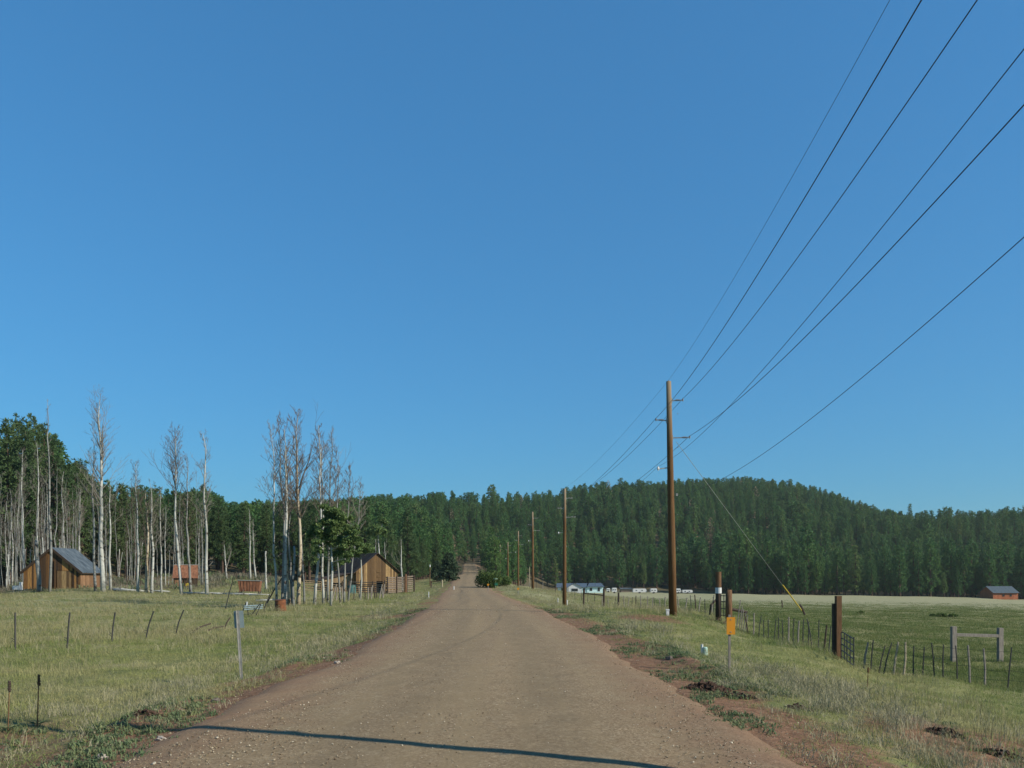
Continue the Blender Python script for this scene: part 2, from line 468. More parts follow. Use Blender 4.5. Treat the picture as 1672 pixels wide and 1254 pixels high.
M['rock'] = plain('brown_rock', (.17, .145, .12), .95, .35, 4)
M['clod'] = plain('dark_soil_clods', (.070, .042, .028), .98, .55, 9)
M['insul'] = plain('grey_insulator', (.20, .22, .24), .35, .15, 5, .5)
M['tyre'] = plain('black_rubber', (.02, .02, .02), .9, .1)
M['green_sign'] = plain('green_sign_face', (.030, .20, .12), .5, .06)
M['teal_metal'] = plain('faded_teal_paint', (.05, .13, .12), .6, .2)

# ------------------------------------------------------------------ setting: ground sheet
rows = np.concatenate([np.linspace(-60, -8, 16)[:-1], np.exp(np.linspace(math.log(4), math.log(1612), 430)) - 12])
tt = np.linspace(-1, 1, 361)
cols = np.sign(tt) * (np.abs(tt) * .72 + np.abs(tt) ** 6 * 1.6)
YY = np.repeat(rows[:, None], len(cols), 1)
SC = np.maximum(YY, -4) + 12
XX = cols[None, :] * SC + roadx(YY) * (1 - smooth(150, 500, YY))
ZZ = HV(XX, YY)
LAT = XX - roadx(YY); AL = np.abs(LAT)
nr, nc = XX.shape
idx = np.arange(nr * nc).reshape(nr, nc)
Fq = np.stack([idx[:-1, :-1], idx[:-1, 1:], idx[1:, 1:], idx[1:, :-1]], -1).reshape(-1, 4)
gm = npmesh('ground', np.stack([XX, YY, ZZ], -1).reshape(-1, 3), Fq)
gm.polygons.foreach_set('use_smooth', np.ones(len(gm.polygons), bool))

def u_of(x, y):
    return 836 + F_PX * x / (np.maximum(y, 1) * cp_)
EDGE_R = np.array([[780, 232], [800, 215], [835, 225], [880, 330], [945, 350], [1000, 340], [1150, 322], [1300, 312], [1480, 306], [1590, 309], [1672, 306], [2000, 290], [4000, 260]])
EDGE_L = np.array([[-2500, 112], [-300, 112], [0, 120], [90, 122], [150, 128], [350, 134], [430, 140], [560, 146], [650, 165], [700, 195], [740, 225], [775, 245]])
def edge_dist(x, y):
    u = u_of(x, y)
    eR = np.interp(u, EDGE_R[:, 0], EDGE_R[:, 1]); eL = np.interp(u, EDGE_L[:, 0], EDGE_L[:, 1])
    right = (x - roadx(y)) > 0
    return y - np.where(right, eR, eL)
ED = edge_dist(XX, YY)
bare = 1.0 * np.exp(-((AL - 3.3) / 1.1) ** 2) * .95
bare = bare * np.where(YY > 45, .55, 1)
bare = np.maximum(bare, .80 * np.exp(-((LAT - 6.5) / 2.2) ** 2) * smooth(15, 9, YY) * (LAT > 0))
bare = np.maximum(bare, .75 * np.exp(-((LAT + 5.2) / 1.3) ** 2) * smooth(13, 8, YY) * (LAT < 0))
bare = np.maximum(bare, .62 * np.exp(-((XX - 6.5) / 4) ** 2 - ((YY - 33) / 4.5) ** 2))
bare = np.maximum(bare, .60 * np.exp(-((XX + 6.5) / 3.2) ** 2 - ((YY - 41) / 2.6) ** 2))
bare = np.maximum(bare, .45 * (ED > -30) * (ED < 5) * (LAT < 0) * (YY > 70))
dry = smooth(80, 180, YY) * (LAT > 4) * .9
dry = np.maximum(dry, .75 * np.exp(-((LAT - 8) / 4) ** 2) * smooth(60, 90, YY) * smooth(150, 120, YY))
dry = np.maximum(dry, .55 * np.exp(-((YY - 62) / 16) ** 2) * (LAT < -10))
duff = smooth(-4, 10, ED)
for nm, arr in (('lateral', LAT), ('bare', bare), ('dry', dry), ('duff', duff)):
    a = gm.attributes.new(nm, 'FLOAT', 'POINT'); a.data.foreach_set('value', arr.astype(np.float32).ravel())
gm.materials.append(M['ground'])
ground = link('ground', gm, kind='structure')

# ------------------------------------------------------------------ setting: gravel road
ry = np.concatenate([np.linspace(-60, 2, 30)[:-1], np.exp(np.linspace(math.log(14), math.log(372), 400)) - 12])
rs = np.linspace(-4.2, 4.2, 61)
RYY, RSS = np.meshgrid(ry, rs, indexing='ij')
wid = .20 * vnoise(RYY / 4.0, np.sign(RSS) * 3 + RSS * 0, 21) + .08 * vnoise(RYY / .6, RSS / .6, 22)
a_ = np.abs(RSS) + wid * smooth(1.8, 2.6, np.abs(RSS))
RZZ = roadz(RYY) + .04 * (1 - (RSS / 3.0) ** 2) - .50 * smooth(2.65, 4.2, a_ + .5 * smooth(150, 260, RYY))
RZZ = RZZ + .012 * vnoise(RSS / .7, RYY / 6, 23) + .006 * vnoise(RSS / .25, RYY / .4, 24)
rm_ = npmesh('road', np.stack([RSS + roadx(RYY), RYY, RZZ], -1).reshape(-1, 3),
             (lambda i: np.stack([i[:-1, :-1], i[:-1, 1:], i[1:, 1:], i[1:, :-1]], -1).reshape(-1, 4))(np.arange(RYY.size).reshape(RYY.shape)))
rm_.polygons.foreach_set('use_smooth', np.ones(len(rm_.polygons), bool))
a = rm_.attributes.new('lateral', 'FLOAT', 'POINT'); a.data.foreach_set('value', RSS.astype(np.float32).ravel())
rm_.materials.append(M['road'])
link('road', rm_, kind='structure')

# ------------------------------------------------------------------ scattering of uncountable stuff
def scatter(name, pts, rot, scl, var, sources):
    me = bpy.data.meshes.new(name)
    pts = np.asarray(pts, np.float32); me.vertices.add(len(pts)); me.vertices.foreach_set('co', pts.ravel())
    a = me.attributes.new('rot', 'FLOAT_VECTOR', 'POINT'); a.data.foreach_set('vector', np.asarray(rot, np.float32).ravel())
    a = me.attributes.new('scl', 'FLOAT_VECTOR', 'POINT'); a.data.foreach_set('vector', np.asarray(scl, np.float32).ravel())
    a = me.attributes.new('var', 'INT', 'POINT'); a.data.foreach_set('value', np.asarray(var, np.int32))
    o = link(name, me, kind='stuff')
    ng = bpy.data.node_groups.new(name + '_spread', 'GeometryNodeTree')
    ng.interface.new_socket('Geometry', in_out='INPUT', socket_type='NodeSocketGeometry')
    ng.interface.new_socket('Geometry', in_out='OUTPUT', socket_type='NodeSocketGeometry')
    N = ng.nodes; L = ng.links
    gi = N.new('NodeGroupInput'); go = N.new('NodeGroupOutput'); jn = N.new('GeometryNodeJoinGeometry')
    def na(nm, dt):
        x = N.new('GeometryNodeInputNamedAttribute'); x.data_type = dt; x.inputs[0].default_value = nm; return x.outputs[0]
    rt, sc_, vr = na('rot', 'FLOAT_VECTOR'), na('scl', 'FLOAT_VECTOR'), na('var', 'INT')
    e2r = N.new('FunctionNodeEulerToRotation'); L.new(rt, e2r.inputs[0])
    for k, src in enumerate(sources):
        oi = N.new('GeometryNodeObjectInfo'); oi.inputs[0].default_value = src
        ip = N.new('GeometryNodeInstanceOnPoints')
        cm = N.new('FunctionNodeCompare'); cm.data_type = 'INT'; cm.operation = 'EQUAL'
        ia = [x for x in cm.inputs if x.type == 'INT']
        L.new(vr, ia[0]); ia[1].default_value = k
        L.new(gi.outputs[0], ip.inputs['Points']); L.new(cm.outputs[0], ip.inputs['Selection'])
        L.new(oi.outputs['Geometry'], ip.inputs['Instance']); L.new(e2r.outputs[0], ip.inputs['Rotation']); L.new(sc_, ip.inputs['Scale'])
        L.new(ip.outputs[0], jn.inputs[0])
    L.new(jn.outputs[0], go.inputs[0])
    md = o.modifiers.new('spread', 'NODES'); md.node_group = ng
    return o
def source(name, me):
    return bpy.data.objects.new(name, me)

# ------------------------------------------------------------------ pines
def quads(c, d, s):
    """elongated quads: base c, along d, half-width s"""
    V = np.stack([c - s * .5, c + s * .5, c + d + s, c + d - s], 1)
    return V.reshape(-1, 3), np.arange(len(c) * 4).reshape(-1, 4)
def pine_parts(seed, Ht, nb, nq, qlen, qwid, crown_from=.22, rmax=.17, spire=.8):
    rg = np.random.default_rng(seed)
    tr = MB()
    lean = rg.normal(0, .012, 2) * Ht
    ts = [0, .06, .3, .6, .85, 1.0]
    tr.tube([(lean[0] * q * q, lean[1] * q * q, Ht * q - .4 * (q == 0)) for q in ts],
            [.021 * Ht * k for k in (1.25, 1.0, .8, .5, .22, .05)], 6)
    cs, ds, ss = [], [], []
    t0 = crown_from + .05 * rg.random()
    lop = rg.uniform(0, 6.28); lopa = rg.uniform(.05, .3)
    for i in range(nb):
        q = t0 + (1 - t0) * ((i + .5 * rg.random()) / nb) ** .9
        az = i * 2.4 + rg.normal(0, .35)
        k = (q - t0) / (1 - t0)
        prof = (min(1, k / .18 + .25) if k < .18 else 1) * (1 - max(0, k - .15) / .85) ** spire + .05
        Rr = Ht * rmax * prof * rg.uniform(.55, 1.15) * (1 + lopa * math.cos(az - lop))
        droop = -.15 + .55 * k + rg.normal(0, .1)
        dirv = np.array([math.cos(az), math.sin(az), droop]); dirv /= np.linalg.norm(dirv)
        base = np.array([lean[0] * q * q, lean[1] * q * q, Ht * q])
        if k < .5:
            tr.tube([base, base + dirv * Rr * .8], [.010 * Ht * (1 - q) + .02, .015], 3, False)
        m = 3 if Rr > .09 * Ht else (2 if Rr > .05 * Ht else 1)
        for j in range(m):
            fr = 1 - .30 * j if m > 1 else .8
            ctr = base + dirv * Rr * fr + rg.normal(0, .018 * Ht, 3) * np.array([1, 1, .7])
            dd = rg.normal(0, 1, (nq, 3)) + dirv * .7 + np.array([0, 0, .25])
            dd /= np.linalg.norm(dd, axis=1)[:, None]
            L_ = qlen * rg.uniform(.6, 1.25, nq)[:, None] * (1 - .35 * k)
            sd = np.cross(dd, rg.normal(0, 1, (nq, 3))); sd /= np.linalg.norm(sd, axis=1)[:, None]
            cs.append(ctr + dd * L_ * .05); ds.append(dd * L_); ss.append(sd * qwid * rg.uniform(.6, 1.2, nq)[:, None])
    V, Fq_ = quads(np.concatenate(cs), np.concatenate(ds), np.concatenate(ss))
    return tr.mesh('pine_trunk', True), V, Fq_
def pine_pair(seed, mat=None, **kw):
    tm, V, Fq_ = pine_parts(seed, **kw)
    tm.materials.append(M['bark'])
    cm = npmesh('pine_crown', V, Fq_); cm.materials.append(mat or M['pine'])
    return tm, cm
def joined(name, tm, cm):
    me = bpy.data.meshes.new(name)
    v1 = [tuple(v.co) for v in tm.vertices]; f1 = [tuple(p_.vertices) for p_ in tm.polygons]
    v2 = [tuple(v.co) for v in cm.vertices]; f2 = [tuple(i + len(v1) for i in p_.vertices) for p_ in cm.polygons]
    me.from_pydata(v1 + v2, [], f1 + f2)
    me.materials.append(tm.materials[0]); me.materials.append(cm.materials[0])
    me.polygons.foreach_set('material_index', [0] * len(f1) + [1] * len(f2))
    return me

PH = 20.0
HI = [pine_pair(100 + k, mat=M['pine_near'], Ht=PH, nb=150, nq=24, qlen=.72, qwid=.065, crown_from=cf, rmax=rm, spire=sp)
      for k, (cf, rm, sp) in enumerate([(.12, .135, .6), (.20, .13, .55), (.07, .14, .7), (.15, .12, .65)])]
LO = [pine_pair(200 + k, Ht=PH, nb=84, nq=14, qlen=.92, qwid=.13, crown_from=cf, rmax=rm, spire=sp)
      for k, (cf, rm, sp) in enumerate([(.12, .155, .55), (.16, .15, .46), (.07, .165, .6), (.18, .155, .40), (.06, .14, .85)])]
DP = pine_pair(333, mat=M['pine_dead'], Ht=PH, nb=46, nq=7, qlen=.95, qwid=.15, crown_from=.2, rmax=.12, spire=.7)
LO_SRC = [source('pine_source', joined('pine', *m)) for m in LO + [DP]]

# candidate tree places on a jittered grid
def tree_places():
    out = []
    sp = 5.0
    ys = np.arange(105, 900, sp)
    for y in ys:
        xl, xr_ = -.80 * y - 25, .80 * y + 25
        spx = sp if y < 500 else sp * 1.15
        xs = np.arange(xl, xr_, spx)
        px = xs + RNG.uniform(-.45, .45, len(xs)) * spx; py = y + RNG.uniform(-.45, .45, len(xs)) * sp
        out.append(np.stack([px, py], 1))
    P = np.concatenate(out)
    e = edge_dist(P[:, 0], P[:, 1]); s_ = P[:, 0] - roadx(P[:, 1]); u = u_of(P[:, 0], P[:, 1])
    lim = np.interp(u, [-400, 40, 130, 250, 370, 480, 600, 720, 800, 900, 1000, 1120, 1290, 1360, 1430, 1490, 1560, 1672, 2000],
                    [220, 220, 265, 330, 400, 470, 540, 590, 630, 670, 720, 770, 770, 740, 710, 670, 630, 590, 590])
    dens = vnoise(P[:, 0] / 22, P[:, 1] / 22, 40) * .35 + vnoise(P[:, 0] / 9, P[:, 1] / 9, 41) * .3 + .5
    keep = (e > 0) & ((np.abs(s_) > 7.0 - 1.8 * smooth(170, 260, P[:, 1])) | (P[:, 1] > 352)) & (P[:, 1] < lim) & (RNG.random(len(P)) < .30 + .80 * dens + .5 * (e < 12))
    # open floor under the dead grove behind the cabin
    grove = (u < 330) & (P[:, 1] < 136) & (RNG.random(len(P)) < .35)
    # kept clear: the far house and the barn
    keep &= ~((P[:, 0] > 2) & (P[:, 0] < 84) & (P[:, 1] < 352) & (P[:, 1] > 296))
    keep &= ~grove
    keep &= ~((np.abs(u - 1160) < 9) & (P[:, 1] > 392) & (P[:, 1] < 436))     # the dead pine stands free
    return P[keep], e[keep], s_[keep], u[keep]
TP, TE, TS, TU = tree_places()
TZ = HV(TP[:, 0], TP[:, 1])
TSC = (.36 + .62 * RNG.random(len(TP)) ** 1.25) * (1 + .22 * vnoise(TP[:, 0] / 28, TP[:, 1] / 28, 44)) * np.where((TP[:, 1] < 230) & (TU < 330), 1.25, 1.0)
TSC = np.where((RNG.random(len(TP)) < .05), TSC * 1.25, TSC)
TSC = np.where((TE < 22) & (TU > 860), TSC * 1.25, TSC)
TSC = np.where(np.abs(TS) < 14, TSC * .8, TSC)
SKYLINE = np.array([[-60, 690], [0, 688], [40, 684], [84, 700], [100, 748], [135, 755], [160, 785], [250, 795], [300, 803], [335, 796], [380, 820], [480, 816], [560, 814], [600, 808],
                    [680, 808], [740, 801], [800, 799], [850, 804], [900, 797], [960, 789], [1010, 784], [1060, 785], [1120, 783], [1220, 778], [1290, 786], [1340, 798], [1400, 816],
                    [1440, 832], [1480, 836], [1540, 829], [1600, 831], [1672, 826], [1900, 826]])
# no crown may stand above the wood's real outline
vs = np.interp(TU, SKYLINE[:, 0], SKYLINE[:, 1]) + RNG.exponential(9, len(TP)) - 3
dy_ = (V_HOR - vs) / F_PX
allow = (CAM_H + (sp_ + cp_ * dy_) * TP[:, 1] / (cp_ - sp_ * dy_) - TZ) / PH
TSC = np.minimum(TSC, allow * RNG.uniform(.93, 1.0, len(TP)))
ok_ = TSC > .26
TP, TE, TS, TU, TZ, TSC = TP[ok_], TE[ok_], TS[ok_], TU[ok_], TZ[ok_], TSC[ok_]
front = ((TE < 15) | ((TP[:, 1] < 215) & (TE < 42) & (TU < 330))) & (TU > -25) & (TU < 1700)
order = np.argsort(np.where(front, TE + TP[:, 1] * .02, 1e9))
n_front = min(int(front.sum()), 285)
ind = order[:n_front]
mask_ind = np.zeros(len(TP), bool); mask_ind[ind] = True
def place_tree(x, y, z, s, seed, label, group, pair, name='pine_tree'):
    r = random.Random(seed)
    o = thing(name, label, 'tree', (x, y, z), r.uniform(0, 6.28), group)
    o.scale = (s * r.uniform(.9, 1.1), s * r.uniform(.9, 1.1), s)
    link('trunk', pair[0], o); link('crown', pair[1], o)
    return o
for k in ind:
    x, y = TP[k]; u = TU[k]; hi = y < 215
    szl = 'tall' if TSC[k] > .95 else ('short' if TSC[k] < .7 else 'middling')
    if TS[k] < 0 and u < 345:
        wh = 'beyond the white box by the cabin' if u < 38 else 'behind the plank cabin' if u < 165 else 'behind dead trunks between cabin and shed' if u < 270 else 'behind the rusty-roofed shed'
        lab, grp = szl + ' green pine standing ' + wh, 'pines behind the cabin'
    elif TS[k] < 0 and u < 690:
        wh = 'behind the rusty feed bin' if u < 440 else 'behind the tall aspen clump' if u < 575 else 'behind the brown barn'
        lab, grp = szl + ' green pine in the wood ' + wh, 'pines behind the barn'
    elif u < 870: lab, grp = 'dark pine beside the gravel road where it climbs into the wood', 'pines beside the climbing road'
    else:
        seg = [(995, 'behind the pale blue house'), (1085, 'behind the row of white trailers'), (1180, 'between the nearest utility pole and the gateposts'),
               (1290, 'behind the yellow guy wire guard'), (1375, 'just left of the tall tie post'), (1470, 'just right of the tall tie post'), (1590, 'between the H brace and the red barn'), (9999, 'standing behind the red barn')]
        wh = next(w for q, w in seg if u < q)
        sz_ = 'tall' if TSC[k] > .80 else ('short' if TSC[k] < .58 else 'middling')
        lab, grp = sz_ + ' dark green pine at the meadow edge ' + wh, 'pines along the far edge of the meadow'
    pr = HI[k % len(HI)] if hi else LO[k % len(LO)]
    place_tree(x, y, TZ[k], TSC[k], int(k), lab, grp, pr)
rest = np.where(~mask_ind)[0]
n = len(rest)
sc3 = TSC[rest][:, None] * np.stack([RNG.uniform(.85, 1.2, n), RNG.uniform(.85, 1.2, n), np.ones(n)], 1)
forest = scatter('forest', np.stack([TP[rest, 0], TP[rest, 1], TZ[rest]], 1), np.stack([RNG.normal(0, .02, n), RNG.normal(0, .02, n), RNG.uniform(0, 6.28, n)], 1),
                 sc3, np.where(RNG.random(n) < .012, len(LO), RNG.integers(0, len(LO), n)), LO_SRC)
tag(forest, 'dense dark green pine wood covering the long hill behind the fields', 'forest')
print('TREES individual', n_front, 'mass', n)

# a few trees the skyline singles out
def special_pine(u, vtop, vb_Y, seed, label, wide=1.0, pair=None):
    g = gp(u, vb_Y); top = at(u, vtop, vb_Y)
    s = (top.z - g.z) / PH
    o = place_tree(g.x, g.y, g.z, s, seed, label, None, pair or LO[seed % len(LO)])
    o.scale = (s * wide, s * wide, s)
    return o
special_pine(803, 792, 545, 1, 'tall broad pine standing clear above the skyline over the road', 1.35, LO[3])
special_pine(1486, 823, 590, 4, 'tall tiered pine standing alone above the low saddle of the skyline', 1.0, LO[4])
special_pine(1013, 781, 640, 2, 'pair-topped pine poking above the ridge beside the tallest utility pole', 1.1, LO[1])
special_pine(52, 685, 130, 5, 'tallest slender pine topping the wood behind the plank cabin', .85, HI[0])
special_pine(26, 683, 134, 6, 'tall dark pine near the picture edge behind the plank cabin', .85, HI[2])
special_pine(4, 690, 128, 11, 'tall pine cut by the picture edge above the white box', .9, HI[1])
special_pine(72, 694, 136, 12, 'slender pine on the shoulder of the tall group behind the cabin', .8, HI[3])
special_pine(88, 716, 127, 13, 'lower pine ending the tall group behind the cabin ridge', .95, HI[0])
special_pine(38, 702, 124, 14, 'pine in front of the tall group left of the cabin roof', .9, HI[3])
special_pine(14, 712, 124, 15, 'dark pine in front of the tall group at the picture edge', .95, HI[0])
special_pine(122, 752, 150, 7, 'shorter round pine between the tall dead trunks behind the cabin', 1.4, HI[1])
special_pine(330, 793, 215, 8, 'round-topped pine behind the dead trunks by the rusty-roofed shed', 1.25, HI[3])
special_pine(1160, 846, 430, 9, 'dead straw-coloured pine among the green trees beyond the tall utility pole', 1.0, DP)

# dark juniper beside the road and the round bush at its edge
def leaf_cloud(rg, n, rad, centre, size):
    d = rg.normal(0, 1, (n, 3)); d /= np.linalg.norm(d, axis=1)[:, None]
    r_ = rg.random(n) ** (1 / 2.2)
    c_ = d * r_[:, None] * np.array(rad) + np.array(centre)
    dd = rg.normal(0, 1, (n, 3)) + d * .6; dd /= np.linalg.norm(dd, axis=1)[:, None]
    sd = np.cross(dd, rg.normal(0, 1, (n, 3))); sd /= np.linalg.norm(sd, axis=1)[:, None]
    sz = size * rg.uniform(.6, 1.3, n)[:, None]
    return c_, dd * sz, sd * sz * .4
def bush(name, label, g, rads, n, size, mat, seed, lobes=6, stem=True):
    rg = np.random.default_rng(seed)
    o = thing(name, label, 'bush', g)
    C_, D_, S_ = [], [], []
    for k in range(lobes):
        a = rg.uniform(0, 6.28); q = rg.uniform(.15, .6)
        ctr = (math.cos(a) * rads[0] * q, math.sin(a) * rads[1] * q, rads[2] * rg.uniform(.35, .75))
        c_, d_, s_ = leaf_cloud(rg, n // lobes, (rads[0] * .55, rads[1] * .55, rads[2] * .42), ctr, size)
        c_[:, 2] = np.maximum(c_[:, 2], .03)
        C_.append(c_); D_.append(d_); S_.append(s_)
    V, Q = quads(np.concatenate(C_), np.concatenate(D_), np.concatenate(S_))
    me = npmesh('foliage', V, Q); me.materials.append(mat); link('foliage', me, o)
    if stem:
        m = MB()
        for k in range(5):
            a = rg.uniform(0, 6.28)
            m.tube([(0, 0, -.1), (math.cos(a) * rads[0] * .2, math.sin(a) * rads[1] * .2, rads[2] * .3), (math.cos(a) * rads[0] * .45, math.sin(a) * rads[1] * .45, rads[2] * .7)], [.05, .035, .015], 4)
        m.build('stems', M['bark'], o)
    return o
bush('roadside_bush', 'large rounded dark green bush at the edge of the gravel road', gp(800, 107), (1.9, 1.7, 2.1), 9000, .15, M['bush_leaf'], 3, 14)
bush('roadside_bush', 'low green bush behind the large rounded one near the utility poles', gp(822, 116), (1.5, 1.3, 1.3), 3600, .15, M['bush_leaf'], 5, 9)
JN = pine_pair(411, mat=M['juniper'], Ht=PH, nb=120, nq=14, qlen=1.6, qwid=.34, crown_from=.03, rmax=.42, spire=.75)
g = gp(733, 138)
o = thing('juniper_tree', 'short dark spreading conifer beside the gravel road beyond the corral', 'tree', g); o.scale = (.235,) * 3
link('trunk', JN[0], o); link('crown', JN[1], o)
for (u, Y, s, i) in [(713, 150, .18, 0), (731, 165, .22, 1)]:
    g = gp(u, Y); o = thing('juniper_tree', ['small dark conifer just behind the thin white-topped post', 'dark conifer close against the road edge below the wood'][i], 'tree', g, i + 1.0); o.scale = (s,) * 3
    link('trunk', JN[0], o); link('crown', JN[1], o)

# ------------------------------------------------------------------ dead aspens
def aspen(base, top, r0, seed, label, group=None, nbr=26, crown_at=.45, spread=.16, matt='aspen', twig='twig', fork=0.0, broken=False, name='dead_aspen', twigs=True, fine=6):
    rg = random.Random(seed)
    base = Vector(base); ax = Vector(top) - base; Ht = ax.length
    o = thing(name, label, 'tree', base, 0, group)
    npt = 11
    wob = [Vector((0, 0, 0))]
    for _ in range(npt - 1):
        wob.append(wob[-1] * .8 + Vector((rg.gauss(0, 1), rg.gauss(0, 1), 0)) * Ht * .0048)
    pts, rad = [], []
    for i in range(npt):
        q = i / (npt - 1)
        bow = math.sin(q * math.pi) * Ht * .012
        pts.append(ax * q + wob[i] * min(1, q * 3) * (0 if i == npt - 1 else 1) + Vector((bow * math.cos(seed), bow * math.sin(seed), 0)) + (Vector((0, 0, -.25)) if i == 0 else Vector()))
        rad.append(r0 * ((1.25 if i == 0 else 1) * (1 - q) ** .75 * .92 + .07) if not broken else r0 * (1.15 - .35 * q))
    tr = MB().tube(pts, rad, 7)
    def trunk_at(q):
        f = q * (npt - 1); i = min(int(f), npt - 2); return pts[i].lerp(pts[i + 1], f - i), rad[i] + (rad[i + 1] - rad[i]) * (f - i)
    lb, tb = MB(), MB()
    def limb(mb, p, d, L, r, sides, up, lev):
        n_ = 5 if lev == 0 else 4
        path, rr = [p], [r]
        dirv = d.copy()
        for i in range(1, n_):
            dirv = (dirv + Vector((rg.gauss(0, .14), rg.gauss(0, .14), up))).normalized()
            p = p + dirv * L / (n_ - 1); path.append(p); rr.append(max(r * (1 - i / (n_ - 1)) ** .8, .006))
        mb.tube(path, rr, sides, False)
        if lev < 2 and twigs:
            for _ in range(fine if lev == 0 else 3):
                f = rg.uniform(.25, .98) * (n_ - 1); i = min(int(f), n_ - 2)
                q = path[i].lerp(path[i + 1], f - i)
                dd = (path[i + 1] - path[i]).normalized()
                sd = Vector((rg.gauss(0, 1), rg.gauss(0, 1), rg.gauss(0, .4))).normalized()
                limb(tb, q, (dd + sd * .75).normalized(), L * rg.uniform(.25, .5), max(rr[i] * .5, .009), 3, .10, lev + 1)
    if not broken:
        for k in range(nbr):
            q = crown_at + (.99 - crown_at) * (k + rg.random()) / nbr
            p, r = trunk_at(q); a = rg.uniform(0, 6.28)
            kk = (q - crown_at) / (1 - crown_at)
            L = Ht * spread * (1.15 - .75 * kk) * rg.uniform(.5, 1.25)
            d = Vector((math.cos(a), math.sin(a), rg.uniform(.35, 1.3) + .5 * kk)).normalized()
            limb(lb, p, d, L, max(r * rg.uniform(.3, .5), .014), 4, .22, 0)
        if fork:
            p, r = trunk_at(fork); a = rg.uniform(0, 6.28)
            d = Vector((math.cos(a) * .25, math.sin(a) * .25, 1)).normalized()
            limb(lb, p, d, Ht * (1 - fork) * .9, r * .8, 6, .25, 0)
    for k in range(rg.randint(2, 5)):       # broken stubs on the bare lower trunk
        q = rg.uniform(.15, max(crown_at, .5)); p, r = trunk_at(q); a = rg.uniform(0, 6.28)
        d = Vector((math.cos(a), math.sin(a), rg.uniform(-.1, .7))).normalized()
        L = Ht * rg.uniform(.015, .06)
        lb.tube([p, p + d * L * .5 + Vector((0, 0, .02)), p + d * L + Vector((0, 0, L * .25))], [r * .35, r * .28, r * .12], 4)
    tr.build('trunk', M[matt], o, True)
    if lb.f: lb.build('branches', M[twig if not broken else matt], o, True, kind='stuff')
    if tb.f: tb.build('twigs', M[twig], o, kind='stuff')
    return o
def asp(ub, Y, ut, vt, wpx, seed, label, **kw):
    g = gp(ub, Y); tp = at(ut, vt, Y + random.uniform(-.8, .8))
    return aspen(g, tp, wpx * .88 / 2 / F_PX * Y, seed, label, **kw)
# grove by the cabin
asp(81, 82, 77, 652, 5.2, 1, 'very tall straight dead aspen standing before the cabin gable', nbr=20, crown_at=.55, spread=.05, matt='aspen_grey', twig='twig_pale')
asp(64, 84, 60, 882, 7.5, 2, 'snapped-off dead trunk leaning against the front of the cabin', broken=True, matt='aspen_grey')
asp(169, 80, 163, 652, 9.0, 3, 'biggest dead aspen, thick trunk with branchy crown beside the cabin', nbr=44, crown_at=.42, spread=.17, fork=.62, matt='aspen', twig='twig_pale')
asp(156, 82, 152, 700, 5.0, 4, 'slim dead aspen before the cabin side wall, close to the biggest trunk', nbr=18, crown_at=.5, spread=.09, matt='aspen_grey')
asp(181, 84, 180, 792, 5.0, 5, 'shorter dead aspen just beyond the biggest trunk by the cabin', nbr=14, crown_at=.6, spread=.13, twig='twig_pale')
asp(225, 81, 222, 757, 5.0, 6, 'dead aspen with twiggy round top between cabin and shed', nbr=34, crown_at=.55, spread=.12)
asp(239, 80, 238, 800, 6.5, 7, 'dead aspen with tan peeling bark low on its trunk', nbr=12, crown_at=.6, spread=.12, matt='aspen_tan')
asp(248, 80, 245, 788, 5.5, 8, 'dead aspen with a long limb reaching out over the logs', nbr=22, crown_at=.35, spread=.15, twig='twig_pale')
asp(264, 83, 262, 800, 3.6, 9, 'thin crooked dead aspen halfway between cabin and shed', nbr=18, crown_at=.4, spread=.14, twig='twig_pale')
asp(297, 77, 287, 706, 6.0, 10, 'tall dead aspen with fan-shaped crown rising before the rusty shed', nbr=46, crown_at=.60, spread=.16, fork=.66, matt='aspen')
asp(312, 78, 303, 745, 5.2, 11, 'second dead aspen before the rusty shed, leaning and slimmer', nbr=22, crown_at=.5, spread=.11, matt='aspen_grey')
asp(338, 76, 331, 706, 6.2, 12, 'white-barked dead aspen standing alone beside the rusty shed', nbr=34, crown_at=.4, spread=.12, matt='aspen', twig='twig_pale')
asp(330, 100, 328, 832, 3.6, 13, 'slim dead trunk behind the rusty shed', nbr=12, crown_at=.5, spread=.1, matt='aspen_grey')
asp(370, 112, 366, 888, 3.4, 14, 'small forked dead sapling between shed and rusty bin', nbr=7, crown_at=.45, spread=.25, fork=.3, twig='twig_pale')
asp(409, 108, 407, 832, 3.8, 15, 'taller of the twin pale dead trunks behind the rusty bin', nbr=18, crown_at=.45, spread=.11, twig='twig_pale')
asp(418, 108, 413, 850, 3.4, 16, 'shorter of the twin pale dead trunks behind the rusty bin', nbr=14, crown_at=.45, spread=.11, twig='twig_pale')
asp(435, 88, 434, 900, 3.4, 17, 'short snapped pale trunk between rusty bin and aspen clump', broken=True)
asp(38, 104, 37, 735, 4.6, 18, 'tall dead trunk left of the cabin roof against the pines', nbr=24, crown_at=.55, spread=.1, twig='twig_pale')
asp(62, 108, 60, 722, 4.6, 19, 'tall dead trunk rising behind the snapped trunk at the cabin', nbr=22, crown_at=.6, spread=.09, twig='twig_pale')
asp(20, 106, 17, 800, 3.4, 20, 'thin dead trunk behind the white box near the picture edge', nbr=16, crown_at=.5, spread=.1, twig='twig_pale')
asp(128, 104, 131, 800, 3.8, 21, 'forked dead aspen rising behind the cabin roof', nbr=14, crown_at=.45, spread=.16, twig='twig_pale', fork=.5)
asp(104, 112, 104, 770, 3.2, 22, 'thin dead aspen behind the ridge of the cabin', nbr=16, crown_at=.5, spread=.11, twig='twig_pale')
